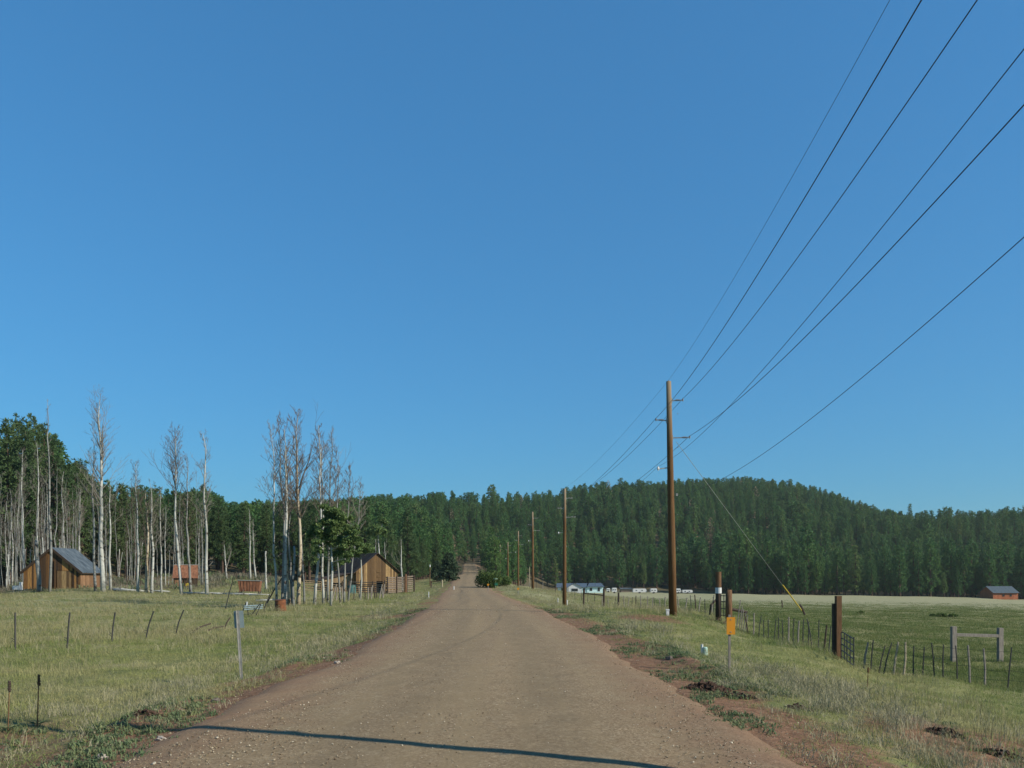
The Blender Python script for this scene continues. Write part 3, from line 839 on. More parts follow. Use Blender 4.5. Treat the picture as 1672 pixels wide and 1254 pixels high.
# thin trunks farther back in the same grove
k = 0
while k < 128:
    u = random.uniform(-15, 330) if k < 90 else random.uniform(-10, 130); Y = random.uniform(98, 134)
    hgt = random.choice((random.uniform(4, 9), random.uniform(8, 14), random.uniform(9, 16)))
    g = gp(u, Y)
    br = hgt < 6.5 and random.random() < .75
    aspen(g, g + Vector((random.gauss(0, .35), random.gauss(0, .35), hgt)), random.uniform(.030, .085), 1000 + k,
          ('snapped ' if br else 'thin bare ') + ('short' if hgt < 7 else 'tall' if hgt > 11.5 else 'middling') + ' dead trunk ' + ('left of the cabin' if u < 40 else 'rising behind the cabin roof' if u < 165 else 'in the grove between cabin and shed' if u < 285 else 'behind the rusty shed'), 'dead trunks crowding the grove', nbr=13, crown_at=.35, spread=.15,
          matt=random.choice(('aspen', 'aspen_grey', 'aspen_grey', 'aspen_grey', 'bark')), twig=random.choice(('twig', 'twig_pale')), broken=br, fine=3)
    k += 1
# clump beside the corral
CL = [(452, 51.5, 440, 692, 4.6, 'aspen', 26, .45, .13, 0, 'outermost dead aspen of the tall clump, nearest the rusty bin'),
      (461, 51.0, 452, 683, 5.6, 'aspen_grey', 30, .45, .12, .55, 'dead aspen with dark upright top second in the tall clump'),
      (466, 50.5, 464, 700, 6.4, 'aspen', 24, .5, .10, 0, 'pale thick dead aspen in the middle of the tall clump'),
      (473, 51.5, 468, 735, 6.0, 'aspen_tan', 20, .5, .12, 0, 'peeling tan-barked dead aspen behind the rusty barrel'),
      (477, 52.5, 475, 760, 4.4, 'aspen_grey', 18, .5, .12, 0, 'grey dead aspen half hidden inside the tall clump'),
      (487, 52.0, 487, 674, 7.6, 'aspen_tan', 40, .42, .14, .55, 'thickest tan-trunked dead aspen, tallest of the clump'),
      (497, 54.0, 480, 702, 3.8, 'aspen_grey', 20, .45, .12, 0, 'slender dark dead aspen behind the thickest trunk of the clump'),
      (513, 51.0, 520, 694, 5.6, 'aspen', 30, .5, .13, 0, 'white-trunked dead aspen with dark bare top beside the corral rails'),
      (528, 52.0, 524, 720, 4.8, 'aspen', 24, .45, .13, 0, 'dead aspen next to the white-trunked one by the corral'),
      (535, 53.5, 542, 706, 4.4, 'aspen_grey', 26, .45, .12, .5, 'dark-topped dead aspen before the lean-to of the barn'),
      (556, 53.0, 549, 735, 3.6, 'aspen_grey', 20, .45, .14, 0, 'thin dead aspen before the corral rails'),
      (562, 54.0, 573, 765, 3.8, 'aspen_grey', 26, .35, .19, 0, 'spreading dead aspen at the barn side of the clump'),
      (568, 56.0, 590, 790, 3.2, 'aspen_grey', 18, .35, .20, 0, 'leaning thin dead aspen whose twigs reach toward the barn roof')]
for i, (ub, Y, ut, vt, w, mt, nb, ca, spd, fk, lab) in enumerate(CL):
    asp(ub, Y, ut, vt, w, 50 + i, lab, nbr=nb, crown_at=ca, spread=spd, matt=mt, fork=fk, twig='twig' if i % 3 else 'twig_pale', group='tall aspen clump beside the corral')
asp(479, 50, 480, 892, 4.5, 80, 'short snapped trunk at the foot of the tall aspen clump', broken=True, matt='aspen_grey')
asp(657, 100, 655, 880, 3.6, 81, 'white dead snag with bare crooked limbs beside the barn', nbr=6, crown_at=.25, spread=.36, twig='twig_pale', fine=2)
asp(613, 118, 613, 880, 2.4, 82, 'thin pale dead sapling behind the barn roof', nbr=6, crown_at=.4, spread=.15, twig='twig_pale')
asp(629, 118, 628, 884, 2.6, 83, 'thin pale dead sapling behind the barn gable', nbr=6, crown_at=.4, spread=.2, twig='twig_pale')

# living aspens in leaf beside the clump
def live_aspen(ub, Y, lobes, wpx, seed, label):
    g = gp(ub, Y); rg = np.random.default_rng(seed)
    o = thing('aspen_tree', label, 'tree', g)
    tr = MB(); C_, D_, S_ = [], [], []
    top = at(lobes[0][0], lobes[0][1] - 10, Y) - g
    r = wpx / 2 / F_PX * Y
    pts = [Vector((0, 0, -.2)), top * .35 + Vector((.08, 0, 0)), top * .7, top]
    tr.tube(pts, [r * 1.1, r * .85, r * .55, r * .15], 6)
    for (lu, lv, ru, rv, n) in lobes:
        c = at(lu, lv, Y + rg.uniform(-.6, .6)) - g
        start = top * max(.25, min(.8, (c.z - .5) / top.z))
        tr.tube([start, start.lerp(c, .6) + Vector((0, 0, -.1)), c], [r * .4, r * .25, .012], 4)
        rad = (ru * Y / F_PX, ru * Y / F_PX * .9, rv * Y / F_PX)
        for _ in range(12):
            cc = np.array(c) + rg.normal(0, .55, 3) * np.array(rad)
            c_, d_, s_ = leaf_cloud(rg, n // 7, tuple(x * rg.uniform(.2, .5) for x in rad), cc, .092 * max(1, Y / 70))
            C_.append(c_); D_.append(d_); S_.append(s_ * 1.4)
    tr.build('trunk', M['aspen'], o, True)
    V, Q = quads(np.concatenate(C_), np.concatenate(D_), np.concatenate(S_))
    me = npmesh('crown', V, Q); me.materials.append(M['aspen_leaf']); link('crown', me, o)
    return o
live_aspen(540, 49.6, [(541, 842, 20, 12, 1500), (556, 856, 22, 13, 1500), (524, 858, 17, 10, 1100), (510, 872, 12, 9, 600), (545, 874, 24, 12, 1500), (566, 884, 20, 12, 1300), (580, 868, 9, 8, 350), (532, 884, 14, 8, 500), (552, 902, 15, 9, 500), (572, 905, 12, 9, 350), (520, 900, 10, 8, 250)], 4.2, 1, 'leafy green aspen among the dead trunks of the clump')
live_aspen(588, 60, [(590, 892, 17, 8, 800), (577, 903, 14, 8, 600), (603, 899, 10, 6, 300)], 3.0, 2, 'low leafy green aspen hanging over the barn roof')
live_aspen(622, 122, [(616, 862, 14, 8, 600), (626, 852, 10, 7, 350), (608, 872, 10, 8, 350), (630, 868, 8, 7, 250)], 3.2, 3, 'pale green leafy tree standing behind the barn roof')

# ------------------------------------------------------------------ buildings
def board_wall(parent, name, mat, p0, p1, h0, h1, peak=None, bw=.24, thick=.04, seed=0, gaps=(), proud=.015):
    """vertical boards from p0 to p1 (2D, object space), height h0 -> h1, optional (position, height) of a gable peak; gaps: (t0, t1, z0, z1) openings"""
    rg = random.Random(seed)
    p0, p1 = Vector(p0), Vector(p1); L = (p1 - p0).length; ax = (p1 - p0) / L; nrm = Vector((ax.y, -ax.x))
    n = max(1, round(L / bw)); m = MB()
    def hh(t):
        if peak is None: return h0 + (h1 - h0) * t
        tp, hp = peak
        return h0 + (hp - h0) * t / tp if t < tp else hp + (h1 - hp) * (t - tp) / (1 - tp)
    for i in range(n):
        t0, t1 = (i + .03) / n, (i + .97) / n; tm = (t0 + t1) / 2
        segs = [(0 - .05 + rg.uniform(0, .08), None)]
        for (ga, gb, za, zb) in gaps:
            if ga < tm < gb: segs = ([(0, za)] if za > .05 else []) + [(zb, None)]
        off = rg.uniform(0, proud)
        for (za, zb) in segs:
            ha, hb = (hh(t0), hh(t1)) if zb is None else (zb, zb)
            if min(ha, hb) <= za: continue
            A = p0 + ax * (t0 * L) + nrm * off; B = p0 + ax * (t1 * L) + nrm * off
            A2, B2 = A - nrm * thick, B - nrm * thick
            k = len(m.v)
            m.v += [(A.x, A.y, za), (B.x, B.y, za), (B.x, B.y, hb), (A.x, A.y, ha), (A2.x, A2.y, za), (B2.x, B2.y, za), (B2.x, B2.y, hb), (A2.x, A2.y, ha)]
            m.f += [tuple(k + j for j in q) for q in ((0, 1, 2, 3), (5, 4, 7, 6), (3, 2, 6, 7), (0, 4, 5, 1), (1, 5, 6, 2), (0, 3, 7, 4))]
    o = m.build(name, mat, parent); o['kind'] = 'stuff'
    return o
def sheet_roof(parent, name, mat, a, b, c, d, n, thick=.05, seed=0, lift=.012):
    """roof slope a-b (eave) to d-c (ridge) in n strips running up the slope"""
    rg = random.Random(seed); a, b, c, d = map(Vector, (a, b, c, d)); m = MB()
    nr_ = (b - a).cross(d - a).normalized()
    for i in range(n):
        t0, t1 = (i + .01) / n, (i + .99) / n; o_ = nr_ * rg.uniform(0, lift)
        e = (a - d).normalized() * rg.uniform(-.05, .06)
        P = [a.lerp(b, t0) + e + o_, a.lerp(b, t1) + e + o_, d.lerp(c, t1) + o_, d.lerp(c, t0) + o_]
        k = len(m.v); m.v += [tuple(p) for p in P] + [tuple(p - nr_ * thick) for p in P]
        m.f += [tuple(k + j for j in q) for q in ((0, 1, 2, 3), (7, 6, 5, 4), (0, 4, 5, 1), (1, 5, 6, 2), (2, 6, 7, 3), (3, 7, 4, 0))]
    o = m.build(name, mat, parent); o['kind'] = 'stuff'
    return o

# plank cabin
g = gp(131, 90)
W, L, he, hr = 6.35, 4.6, 2.05, 4.65
cab = thing('plank_cabin', 'old orange-brown plank cabin with grey metal roof among dead trees', 'cabin', (g.x - W / 2, g.y, g.z - .05), R(0.5))
hw = W / 2
board_wall(cab, 'gable_wall', M['cabin_board'], (-hw, 0), (hw, 0), he, he, (.5, hr - .1), .23, seed=1, gaps=[(.49, .54, .0, 3.1), (.585, .84, 0, 2.05)])
board_wall(cab, 'side_wall', M['cabin_side'], (hw, 0.02), (hw, L), he, he, None, .25, seed=2)
board_wall(cab, 'side_wall', M['cabin_board'], (-hw, L), (-hw, .02), he, he, None, .25, seed=3)
board_wall(cab, 'gable_wall', M['cabin_board'], (hw, L), (-hw, L), he, he, (.5, hr - .1), .25, seed=4)
dr = board_wall(cab, 'door', M['barn_board'], (.54, .03), (2.14, .03), 2.02, 2.02, None, .27, seed=5); dr['label'] = 'wide brown plank door'
MB().box((0.03, .25, 1.6), (.6, .05, 3.2)).build('doorway_shade', M['interior_shade'], cab)  # dark sheet painted as the shade behind the door gap
ov = .18
ef = he - ov * .35 * .82
rfr = sheet_roof(cab, 'roof', M['metal_roof'], (hw + .28, -ov, he - .22), (hw + .28, L + .4, he - .22), (0, L + .4, hr + .02), (0, -ov, hr + .02), 9, seed=6)
rfl = sheet_roof(cab, 'roof', M['metal_roof'], (-hw - .28, L + .4, he - .22), (-hw - .28, -ov, he - .22), (0, -ov, hr + .02), (0, L + .4, hr + .02), 9, seed=7)
m = MB()
for sgn in (-1, 1):
    m.beam((sgn * (hw + .30), -ov - .03, he - .33), (0, -ov - .03, hr - .12), .05, .26)
m.build('barge_board', M['dark_board'], cab)
m = MB()
m.beam((hw + .24, -ov, he - .30), (hw + .24, L + .35, he - .30), .05, .12)
m.build('eave_board', M['dark_board'], cab)

# white appliance by the cabin
g = gp(28, 86)
o = thing('white_cooler', 'small white metal box on a stand in the grass beside the cabin', 'box', g)
MB().box((0, 0, .55), (.72, .5, .42)).build('body', M['white'], o)
MB().box((.40, 0, .72), (.09, .5, .85)).build('side_panel', M['white'], o)
m = MB()
for sx_, sy_ in ((-.28, -.18), (.28, -.18), (-.28, .18), (.28, .18)): m.box((sx_, sy_, .16), (.05, .05, .36))
m.build('stand', M['galv'], o)

# small open shed with rusty roof
g = gp(303, 95)
sh = thing('open_shed', 'small open wooden shed with a steep rusty sheet roof', 'shed', g, R(19))
sheet_roof(sh, 'roof', M['rust'], (-1.42, -.75, 1.15), (1.42, -.75, 1.15), (1.32, .55, 2.7), (-1.32, .55, 2.7), 5, .03, seed=11, lift=.02)
MB().beam((-1.34, .55, 2.73), (1.34, .55, 2.73), .06).build('ridge_flashing', M['galv'], sh)
sheet_roof(sh, 'roof', M['rust'], (1.42, 1.6, 1.5), (-1.42, 1.6, 1.5), (-1.32, .62, 2.7), (1.32, .62, 2.7), 5, .03, seed=12)
for (x, y, h) in ((-1.2, -.5, 1.3), (-.05, -.5, 1.3), (.75, -.5, 1.3), (1.2, -.5, 1.3), (-1.2, 1.3, 1.7), (1.2, 1.3, 1.7)):
    MB().box((x, y, h / 2 - .1), (.14, .14, h + .2)).build('post', M['dark_board'], sh)
board_wall(sh, 'side_boards', M['cabin_side'], (-1.15, -.47), (-.3, -.47), 1.1, 1.1, None, .2, seed=13)
board_wall(sh, 'rear_wall', M['dark_board'], (1.2, 1.25), (-1.2, 1.25), 1.7, 1.7, None, .22, seed=14)
g2 = sh.matrix_basis @ Vector((.25, -.35, .35))
o = MB().box((0, 0, 0), (.36, .3, .3)).tube([(0, 0, .15), (0, 0, .2)], [.09, .07], 8).build('fuel_can', M['yellow']); o.location = g2
tag(o, 'small yellow can under the roof of the rusty shed', 'can')

# rusty feed bin
g = gp(408, 75)
rb = thing('feed_bin', 'large rusty metal feed bin on legs behind the fallen fence', 'bin', g, R(6))
m = MB(); k = 0
m.v += [(-.85, -.4, .32), (.9, -.4, .30), (1.02, -.45, 1.28), (-1.02, -.45, 1.34), (-.85, .4, .32), (.9, .4, .30), (1.02, .5, 1.28), (-1.02, .5, 1.34)]
m.f += [(0, 1, 2, 3), (5, 4, 7, 6), (1, 5, 6, 2), (4, 0, 3, 7), (4, 5, 1, 0)]
for q in range(1, 7):
    x = -1 + q * 2 / 7; m.beam((x * .88, -.42, .33), (x, -.47, 1.30), .03)
m.build('body', M['rust'], rb)
m = MB(); m.beam((-1.05, -.47, 1.36), (1.05, -.47, 1.30), .06); m.beam((-1.05, .52, 1.36), (1.05, .52, 1.30), .06); m.build('rim', M['galv'], rb)
for (x, y) in ((-.85, -.36), (.85, -.36), (-.85, .36), (.85, .36)):
    MB().beam((x * 1.1, y * 1.1, -.08), (x, y, .4), .08).build('leg', M['dark_wood'], rb)

# rusty barrel
g = gp(459, 45)
o = thing('oil_drum', 'rusty steel drum standing in the grass below the aspen clump', 'barrel', g, .3)
o.rotation_euler = (R(3), R(-4), .3)
prof = [(.285, -.05), (.29, .0), (.29, .19), (.305, .21), (.29, .23), (.29, .40), (.305, .42), (.29, .44), (.29, .60), (.30, .625), (.285, .63), (.27, .60), (.05, .60)]
MB().tube([(0, 0, z) for r_, z in prof], [r_ for r_, z in prof], 18).build('body', M['rust_dark'], o)
MB().tube([(.12, .05, .60), (.12, .05, .63)], [.03, .03], 8).build('bung', M['rust'], o)

# brown barn with lean-to
g = gp(616, 104)
br_ = thing('brown_barn', 'weathered brown plank barn with steep dark roof behind the corral', 'barn', g, R(30))
W, L, he, hr = 5.7, 8.5, 3.0, 5.25; hw = W / 2
board_wall(br_, 'gable_wall', M['barn_board'], (-hw, 0), (hw, 0), he, he, (.5, hr - .06), .21, seed=21, gaps=[(.50, .57, 2.25, 2.75), (.49, .64, 0, 1.6)])
board_wall(br_, 'side_wall', M['barn_board'], (hw, .02), (hw, L), he, he, None, .24, seed=22)
board_wall(br_, 'side_wall', M['barn_board'], (-hw, L), (-hw, .02), he, he, None, .24, seed=23)
board_wall(br_, 'gable_wall', M['barn_board'], (hw, L), (-hw, L), he, he, (.5, hr - .06), .24, seed=24)
MB().box((.1, .5, 1.5), (1.6, .05, 3.0)).build('doorway_shade', M['interior_shade'], br_)  # dark sheet behind door and window, stands for the shade inside
m = MB(); zz = 2.22; m.beam((-.05, -.045, 2.2), (.45, -.045, 2.2), .08); m.beam((-.05, -.045, 2.8), (.45, -.045, 2.8), .08); m.build('window_frame', M['barn_board'], br_)
sheet_roof(br_, 'roof', M['shingle'], (-hw - .4, L + .3, he - .36), (-hw - .4, -.3, he - .36), (0, -.3, hr + .04), (0, L + .3, hr + .04), 22, .06, seed=25, lift=.02)
sheet_roof(br_, 'roof', M['shingle'], (hw + .4, -.3, he - .36), (hw + .4, L + .3, he - .36), (0, L + .3, hr + .04), (0, -.3, hr + .04), 22, .06, seed=26, lift=.02)
board_wall(br_, 'lean_to_wall', M['rail_tan'], (-hw - 4.2, 1.2), (-hw - .02, 1.2), 1.75, 2.5, None, .25, seed=27, gaps=[(.06, .18, 0, 1.6), (.32, .66, .75, 1.45)])
MB().box((-hw - 2.2, 1.9, .8), (3.8, .05, 1.6)).build('lean_to_shade', M['interior_shade'], br_)  # dark sheet painting the shade within the lean-to
sheet_roof(br_, 'lean_to_roof', M['shingle'], (-hw - 4.6, 5.5, 1.75), (-hw - 4.6, .9, 1.75), (-hw - .05, .9, 2.72), (-hw - .05, 5.5, 2.72), 14, .05, seed=28)

# corral: rail sections
def rails(name, label, cat, u0, Y0, u1, Y1, n, hgt, mat, posts=3, rr=.055, group=None, jitter=.03, seed=0, pm='dark_wood', base=.18):
    rg = random.Random(seed)
    a, b = gp(u0, Y0), gp(u1, Y1)
    o = thing(name, label, cat, a, 0, group)
    for i in range(n):
        z = base + (hgt - base) * i / max(1, n - 1)
        A = Vector((0, 0, z + rg.uniform(-jitter, jitter))); B = b - a + Vector((0, 0, z + rg.uniform(-jitter, jitter)))
        MB().tube([A, A.lerp(B, .5) + Vector((0, 0, -.015)), B], [rr * rg.uniform(.8, 1.2) for _ in range(3)], 6).build('rail', mat, o)
    nrm = (b - a).cross(Vector((0, 0, 1))).normalized() * (rr + .06)
    for j in range(posts):
        q = (b - a) * (j / max(1, posts - 1)) + nrm
        MB().tube([q + Vector((0, 0, -.3)), q + Vector((rg.uniform(-.06, .06), 0, hgt + rg.uniform(.1, .3)))], [.09, .08], 7).build('post', M[pm], o)
    return o
rails('corral_fence', 'tan horizontal rails of the corral before the lean-to', 'fence', 497, 92, 560, 93, 5, 1.25, M['rail_tan'], 3, .06, seed=1)
rails('corral_fence', 'grey rails of the corral in front of the barn gable', 'fence', 571, 93, 629, 91, 6, 1.35, M['rail'], 4, .06, seed=2)
rails('corral_fence', 'close-stacked log section of the corral beside the barn door', 'fence', 631, 91, 660, 96, 9, 1.85, M['rail'], 3, .085, seed=3)
rails('corral_fence', 'short end section of log corral beyond the tall corner post', 'fence', 663, 96, 675, 97, 8, 1.9, M['rail'], 2, .08, seed=4)
g = gp(662, 95.3)
o = MB().tube([(0, 0, -.3), (.02, 0, 2.3)], [.16, .14], 9).build('corner_post', M['brown_wood']); o.location = g
tag(o, 'tall brown corner post of the log corral', 'post')
g = gp(575, 90.5)
o = thing('stock_tank', 'small dark teal metal tank leaning by the corral rails', 'tank', g, .3); o.rotation_euler = (R(-20), 0, .3)
MB().tube([(0, 0, -.1), (0, 0, .02), (0, 0, .9), (0, 0, .95), (0, 0, .9)], [.42, .45, .45, .46, .41], 14).build('body', M['teal_metal'], o)
MB().tube([(0, 0, .88), (0, 0, .96)], [.47, .47], 14, False).build('rim', M['teal_metal'], o)

# pickets and brush in front of the clump
k = 0
for (u, Y, lean, h, mat_) in [(601, 62, .0, .95, 'grey_wood'), (606, 62, .10, 1.1, 'grey_wood'), (612, 63, -.05, 1.0, 'dark_wood'), (619, 64, .22, 1.15, 'grey_wood'),
                              (625, 65, .12, 1.2, 'grey_wood'), (588, 60, .02, 1.0, 'brown_wood'), (549, 57, .05, .9, 'grey_wood'), (541, 56, .3, 1.2, 'grey_wood')]:
    g = gp(u, Y)
    o = MB().tube([(0, 0, -.2), (lean * h * .5, .03, h * .5), (lean * h, 0, h)], [.05, .045, .04], 6).build('fence_stake', M[mat_])
    o.location = g
    tag(o, ['upright grey stake in the weeds before the barn gable', 'grey stake leaning slightly, second before the barn gable', 'dark stake in the weeds before the barn door', 'strongly leaning grey stake before the log corral', 'tallest leaning grey stake before the log corral', 'brown stake in the weeds below the barn roof edge', 'upright grey stake in front of the lean-to', 'long grey stake slanting before the lean-to'][k], 'stake', 'stakes before the corral'); k += 1
k = 0
for (u, Y, ln, ang, rr) in [(215, 83, 3.6, 8, .14), (260, 84, 2.6, -12, .12), (330, 77, 4.6, -18, .13), (365, 76, 3.4, 6, .10), (395, 74, 3.0, 3, .10), (445, 62, 2.5, 20, .10), (195, 84, 2.2, -4, .16), (425, 73, 2.2, -10, .08)]:
    g = gp(u, Y); a = R(ang)
    d = Vector((math.cos(a), math.sin(a), 0)) * ln / 2
    e0, e1 = -d, d
    e0.z = H(g.x + e0.x, g.y + e0.y) - g.z + rr; e1.z = H(g.x + e1.x, g.y + e1.y) - g.z + rr
    o = thing('fallen_log', ['bleached fallen log lying before the cabin and grove', 'short grey fallen log under the branching aspen', 'long pale log fallen at the foot of the white-barked aspen',
                             'grey fallen pole in the grass between shed and bin', 'bleached fallen pole in front of the rusty bin', 'fallen log beside the foot of the aspen clump',
                             'thick short log lying next to the cabin corner', 'thin bleached stick under the rusty bin'][k], 'log', g)
    mid_ = e0.lerp(e1, .5) + Vector((0, .05, .03))
    MB().tube([e0, mid_, e1], [rr, rr * .9, rr * .6], 8).build('trunk', M['aspen'], o, True)
    MB().tube([mid_, mid_ + Vector((.2, -.1, .45))], [rr * .4, rr * .15], 5).build('branch_stub', M['aspen_grey'], o)
    k += 1

# ------------------------------------------------------------------ house, campers, red barn across the meadow
def window(parent, x, y, z, w, h, fm=None, face=-1):
    o = MB().box((x, y + face * .03, z), (w + .16, .06, h + .16)).build('window', fm or M['siding_trim'], parent)
    MB().box((x, y + face * .07, z), (w, .03, h)).build('pane', M['glass'], o)
g = gp(945, 330)
hs = thing('ranch_house', 'long pale blue single-storey house with blue-grey roof across the meadow', 'house', g, R(-3))
def wall_box(x0, x1, y0, y1, h, nm='wall', mat=None):
    return MB().box(((x0 + x1) / 2, (y0 + y1) / 2, h / 2 - .3), (x1 - x0, y1 - y0, h + .6)).build(nm, mat or M['siding'], hs)
wall_box(-8.6, 3.3, 0, 8, 2.5); wall_box(3.4, 10, -.2, 8, 2.75)
sheet_roof(hs, 'roof', M['blue_roof'], (-9.2, -.7, 2.35), (3.5, -.7, 2.35), (3.5, 4, 4.0), (-9.2, 4, 4.0), 2, .12, lift=0)
sheet_roof(hs, 'roof', M['blue_roof'], (3.3, -.9, 2.62), (10.6, -.9, 2.62), (9.2, 4, 4.1), (4.5, 4, 4.1), 2, .12, lift=0)
sheet_roof(hs, 'roof', M['blue_roof'], (10.6, 8.7, 2.4), (-9.2, 8.7, 2.4), (-9.2, 4.04, 3.96), (10.0, 4.04, 3.96), 2, .12, lift=0)
m = MB(); k = 0
m.v += [(-4.6, -1.6, -.3), (1.2, -1.6, -.3), (1.2, -1.6, 2.4), (-1.7, -1.6, 4.0), (-4.6, -1.6, 2.4), (-4.6, 1, -.3), (1.2, 1, -.3), (1.2, 1, 2.4), (-1.7, 1, 4.0), (-4.6, 1, 2.4)]
m.f += [(0, 1, 2, 3, 4), (1, 6, 7, 2), (5, 0, 4, 9)]
m.build('porch_gable', M['siding_trim'], hs)
sheet_roof(hs, 'gable_roof', M['blue_roof'], (1.6, -2.0, 2.25), (1.6, 3, 2.25), (-1.7, 3, 4.12), (-1.7, -2.0, 4.12), 2, .1, lift=0)
sheet_roof(hs, 'gable_roof', M['blue_roof'], (-5.0, 3, 2.25), (-5.0, -2.0, 2.25), (-1.7, -2.0, 4.12), (-1.7, 3, 4.12), 2, .1, lift=0)
window(hs, -1.7, -1.6, 1.3, 2.6, 1.1); window(hs, -6.6, 0, 1.4, 1.3, 1.1); window(hs, 5.0, -.2, 1.5, 1.0, 1.2); window(hs, 8.2, -.2, 1.5, .9, 1.5)
MB().box((2.2, -.04, 1.0), (.95, .08, 2.05)).build('door', M['glass'], hs)

def camper(u, Y, Lc, h, label, cat='camper', rz=0.0):
    g = gp(u, Y); o = thing('camper_trailer' if cat == 'camper' else 'storage_shed', label, cat, g, rz)
    hl = Lc / 2
    pr = [(-hl, .45), (hl * .92, .45), (hl, .8), (hl, h * .7), (hl * .86, h), (-hl * .9, h), (-hl, h * .85)]
    m = MB(); k = len(pr)
    m.v += [(x, -1.1, z) for x, z in pr] + [(x, 1.1, z) for x, z in pr]
    m.f += [tuple(range(k)), tuple(reversed(range(k, 2 * k)))] + [(i, i + k, (i + 1) % k + k, (i + 1) % k) for i in range(k)]
    m.build('body', M['white'], o)
    for x in (-hl * .5, hl * .35): window(o, x, -1.1, h * .64, .5, .32, M['white'])
    for y in (-1.0, 1.0):
        MB().tube([(0, y - .12, .32), (0, y + .12, .32)], [.34, .34], 12).build('wheel', M['tyre'], o)
    MB().beam((hl, 0, .5), (hl + .9, 0, .45), .1).build('hitch', M['steel_dark'], o)
    return o
camper(1003, 328, 1.9, 2.2, 'smallest white trailer next to the pale blue house')
camper(1044, 326, 5.4, 1.9, 'longest low white trailer in the row beyond the house')
camper(1067, 325, 2.6, 2.0, 'white camper parked second beyond the long low one')
camper(1107, 324, 1.8, 2.0, 'white camper seen beside the foot of the big utility pole')
camper(1122, 324, 4.0, 1.5, 'low white camper just past the big utility pole')
camper(993, 338, 1.4, 1.7, 'white box trailer tucked beside the house wall')
# brown clutter and vehicles near the house become one low shed
g = gp(1022, 340)
o = thing('plank_shed', 'low grey-roofed plank shed between the white trailers', 'shed', g)
MB().box((0, 0, .45), (4.6, 3, 1.5)).build('wall', M['rail'], o)
sheet_roof(o, 'roof', M['metal_roof'], (-2.6, -1.9, 1.1), (2.6, -1.9, 1.1), (2.6, 1.8, 1.7), (-2.6, 1.8, 1.7), 5, .06)

g = gp(1642, 296)
rbn = thing('red_barn', 'rust-red barn with slate blue roof at the far meadow edge', 'barn', g, R(2))
hl, Wd, he, hr = 4.7, 8.0, 2.6, 4.75
board_wall(rbn, 'front_wall', M['red_wall'], (-hl, 0), (hl, 0), he, he, None, .4, seed=31)
board_wall(rbn, 'side_wall', M['red_wall'], (hl, .02), (hl, Wd), he, he, (.5, hr), .4, seed=32)
board_wall(rbn, 'side_wall', M['red_wall'], (-hl, Wd), (-hl, .02), he, he, (.5, hr), .4, seed=33)
board_wall(rbn, 'rear_wall', M['red_wall'], (hl, Wd), (-hl, Wd), he, he, None, .4, seed=34)
sheet_roof(rbn, 'roof', M['barn_roof'], (-hl - .3, -.5, he - .2), (hl + .3, -.5, he - .2), (hl + .3, Wd / 2, hr + .1), (-hl - .3, Wd / 2, hr + .1), 6, .08, seed=35)
sheet_roof(rbn, 'roof', M['barn_roof'], (hl + .3, Wd + .5, he - .2), (-hl - .3, Wd + .5, he - .2), (-hl - .3, Wd / 2 + .02, hr + .1), (hl + .3, Wd / 2 + .02, hr + .1), 6, .08, seed=36)
window(rbn, -.8, -.03, 1.5, .6, .6, M['dark_board']); window(rbn, 1.9, -.03, 1.5, .6, .6, M['dark_board'])

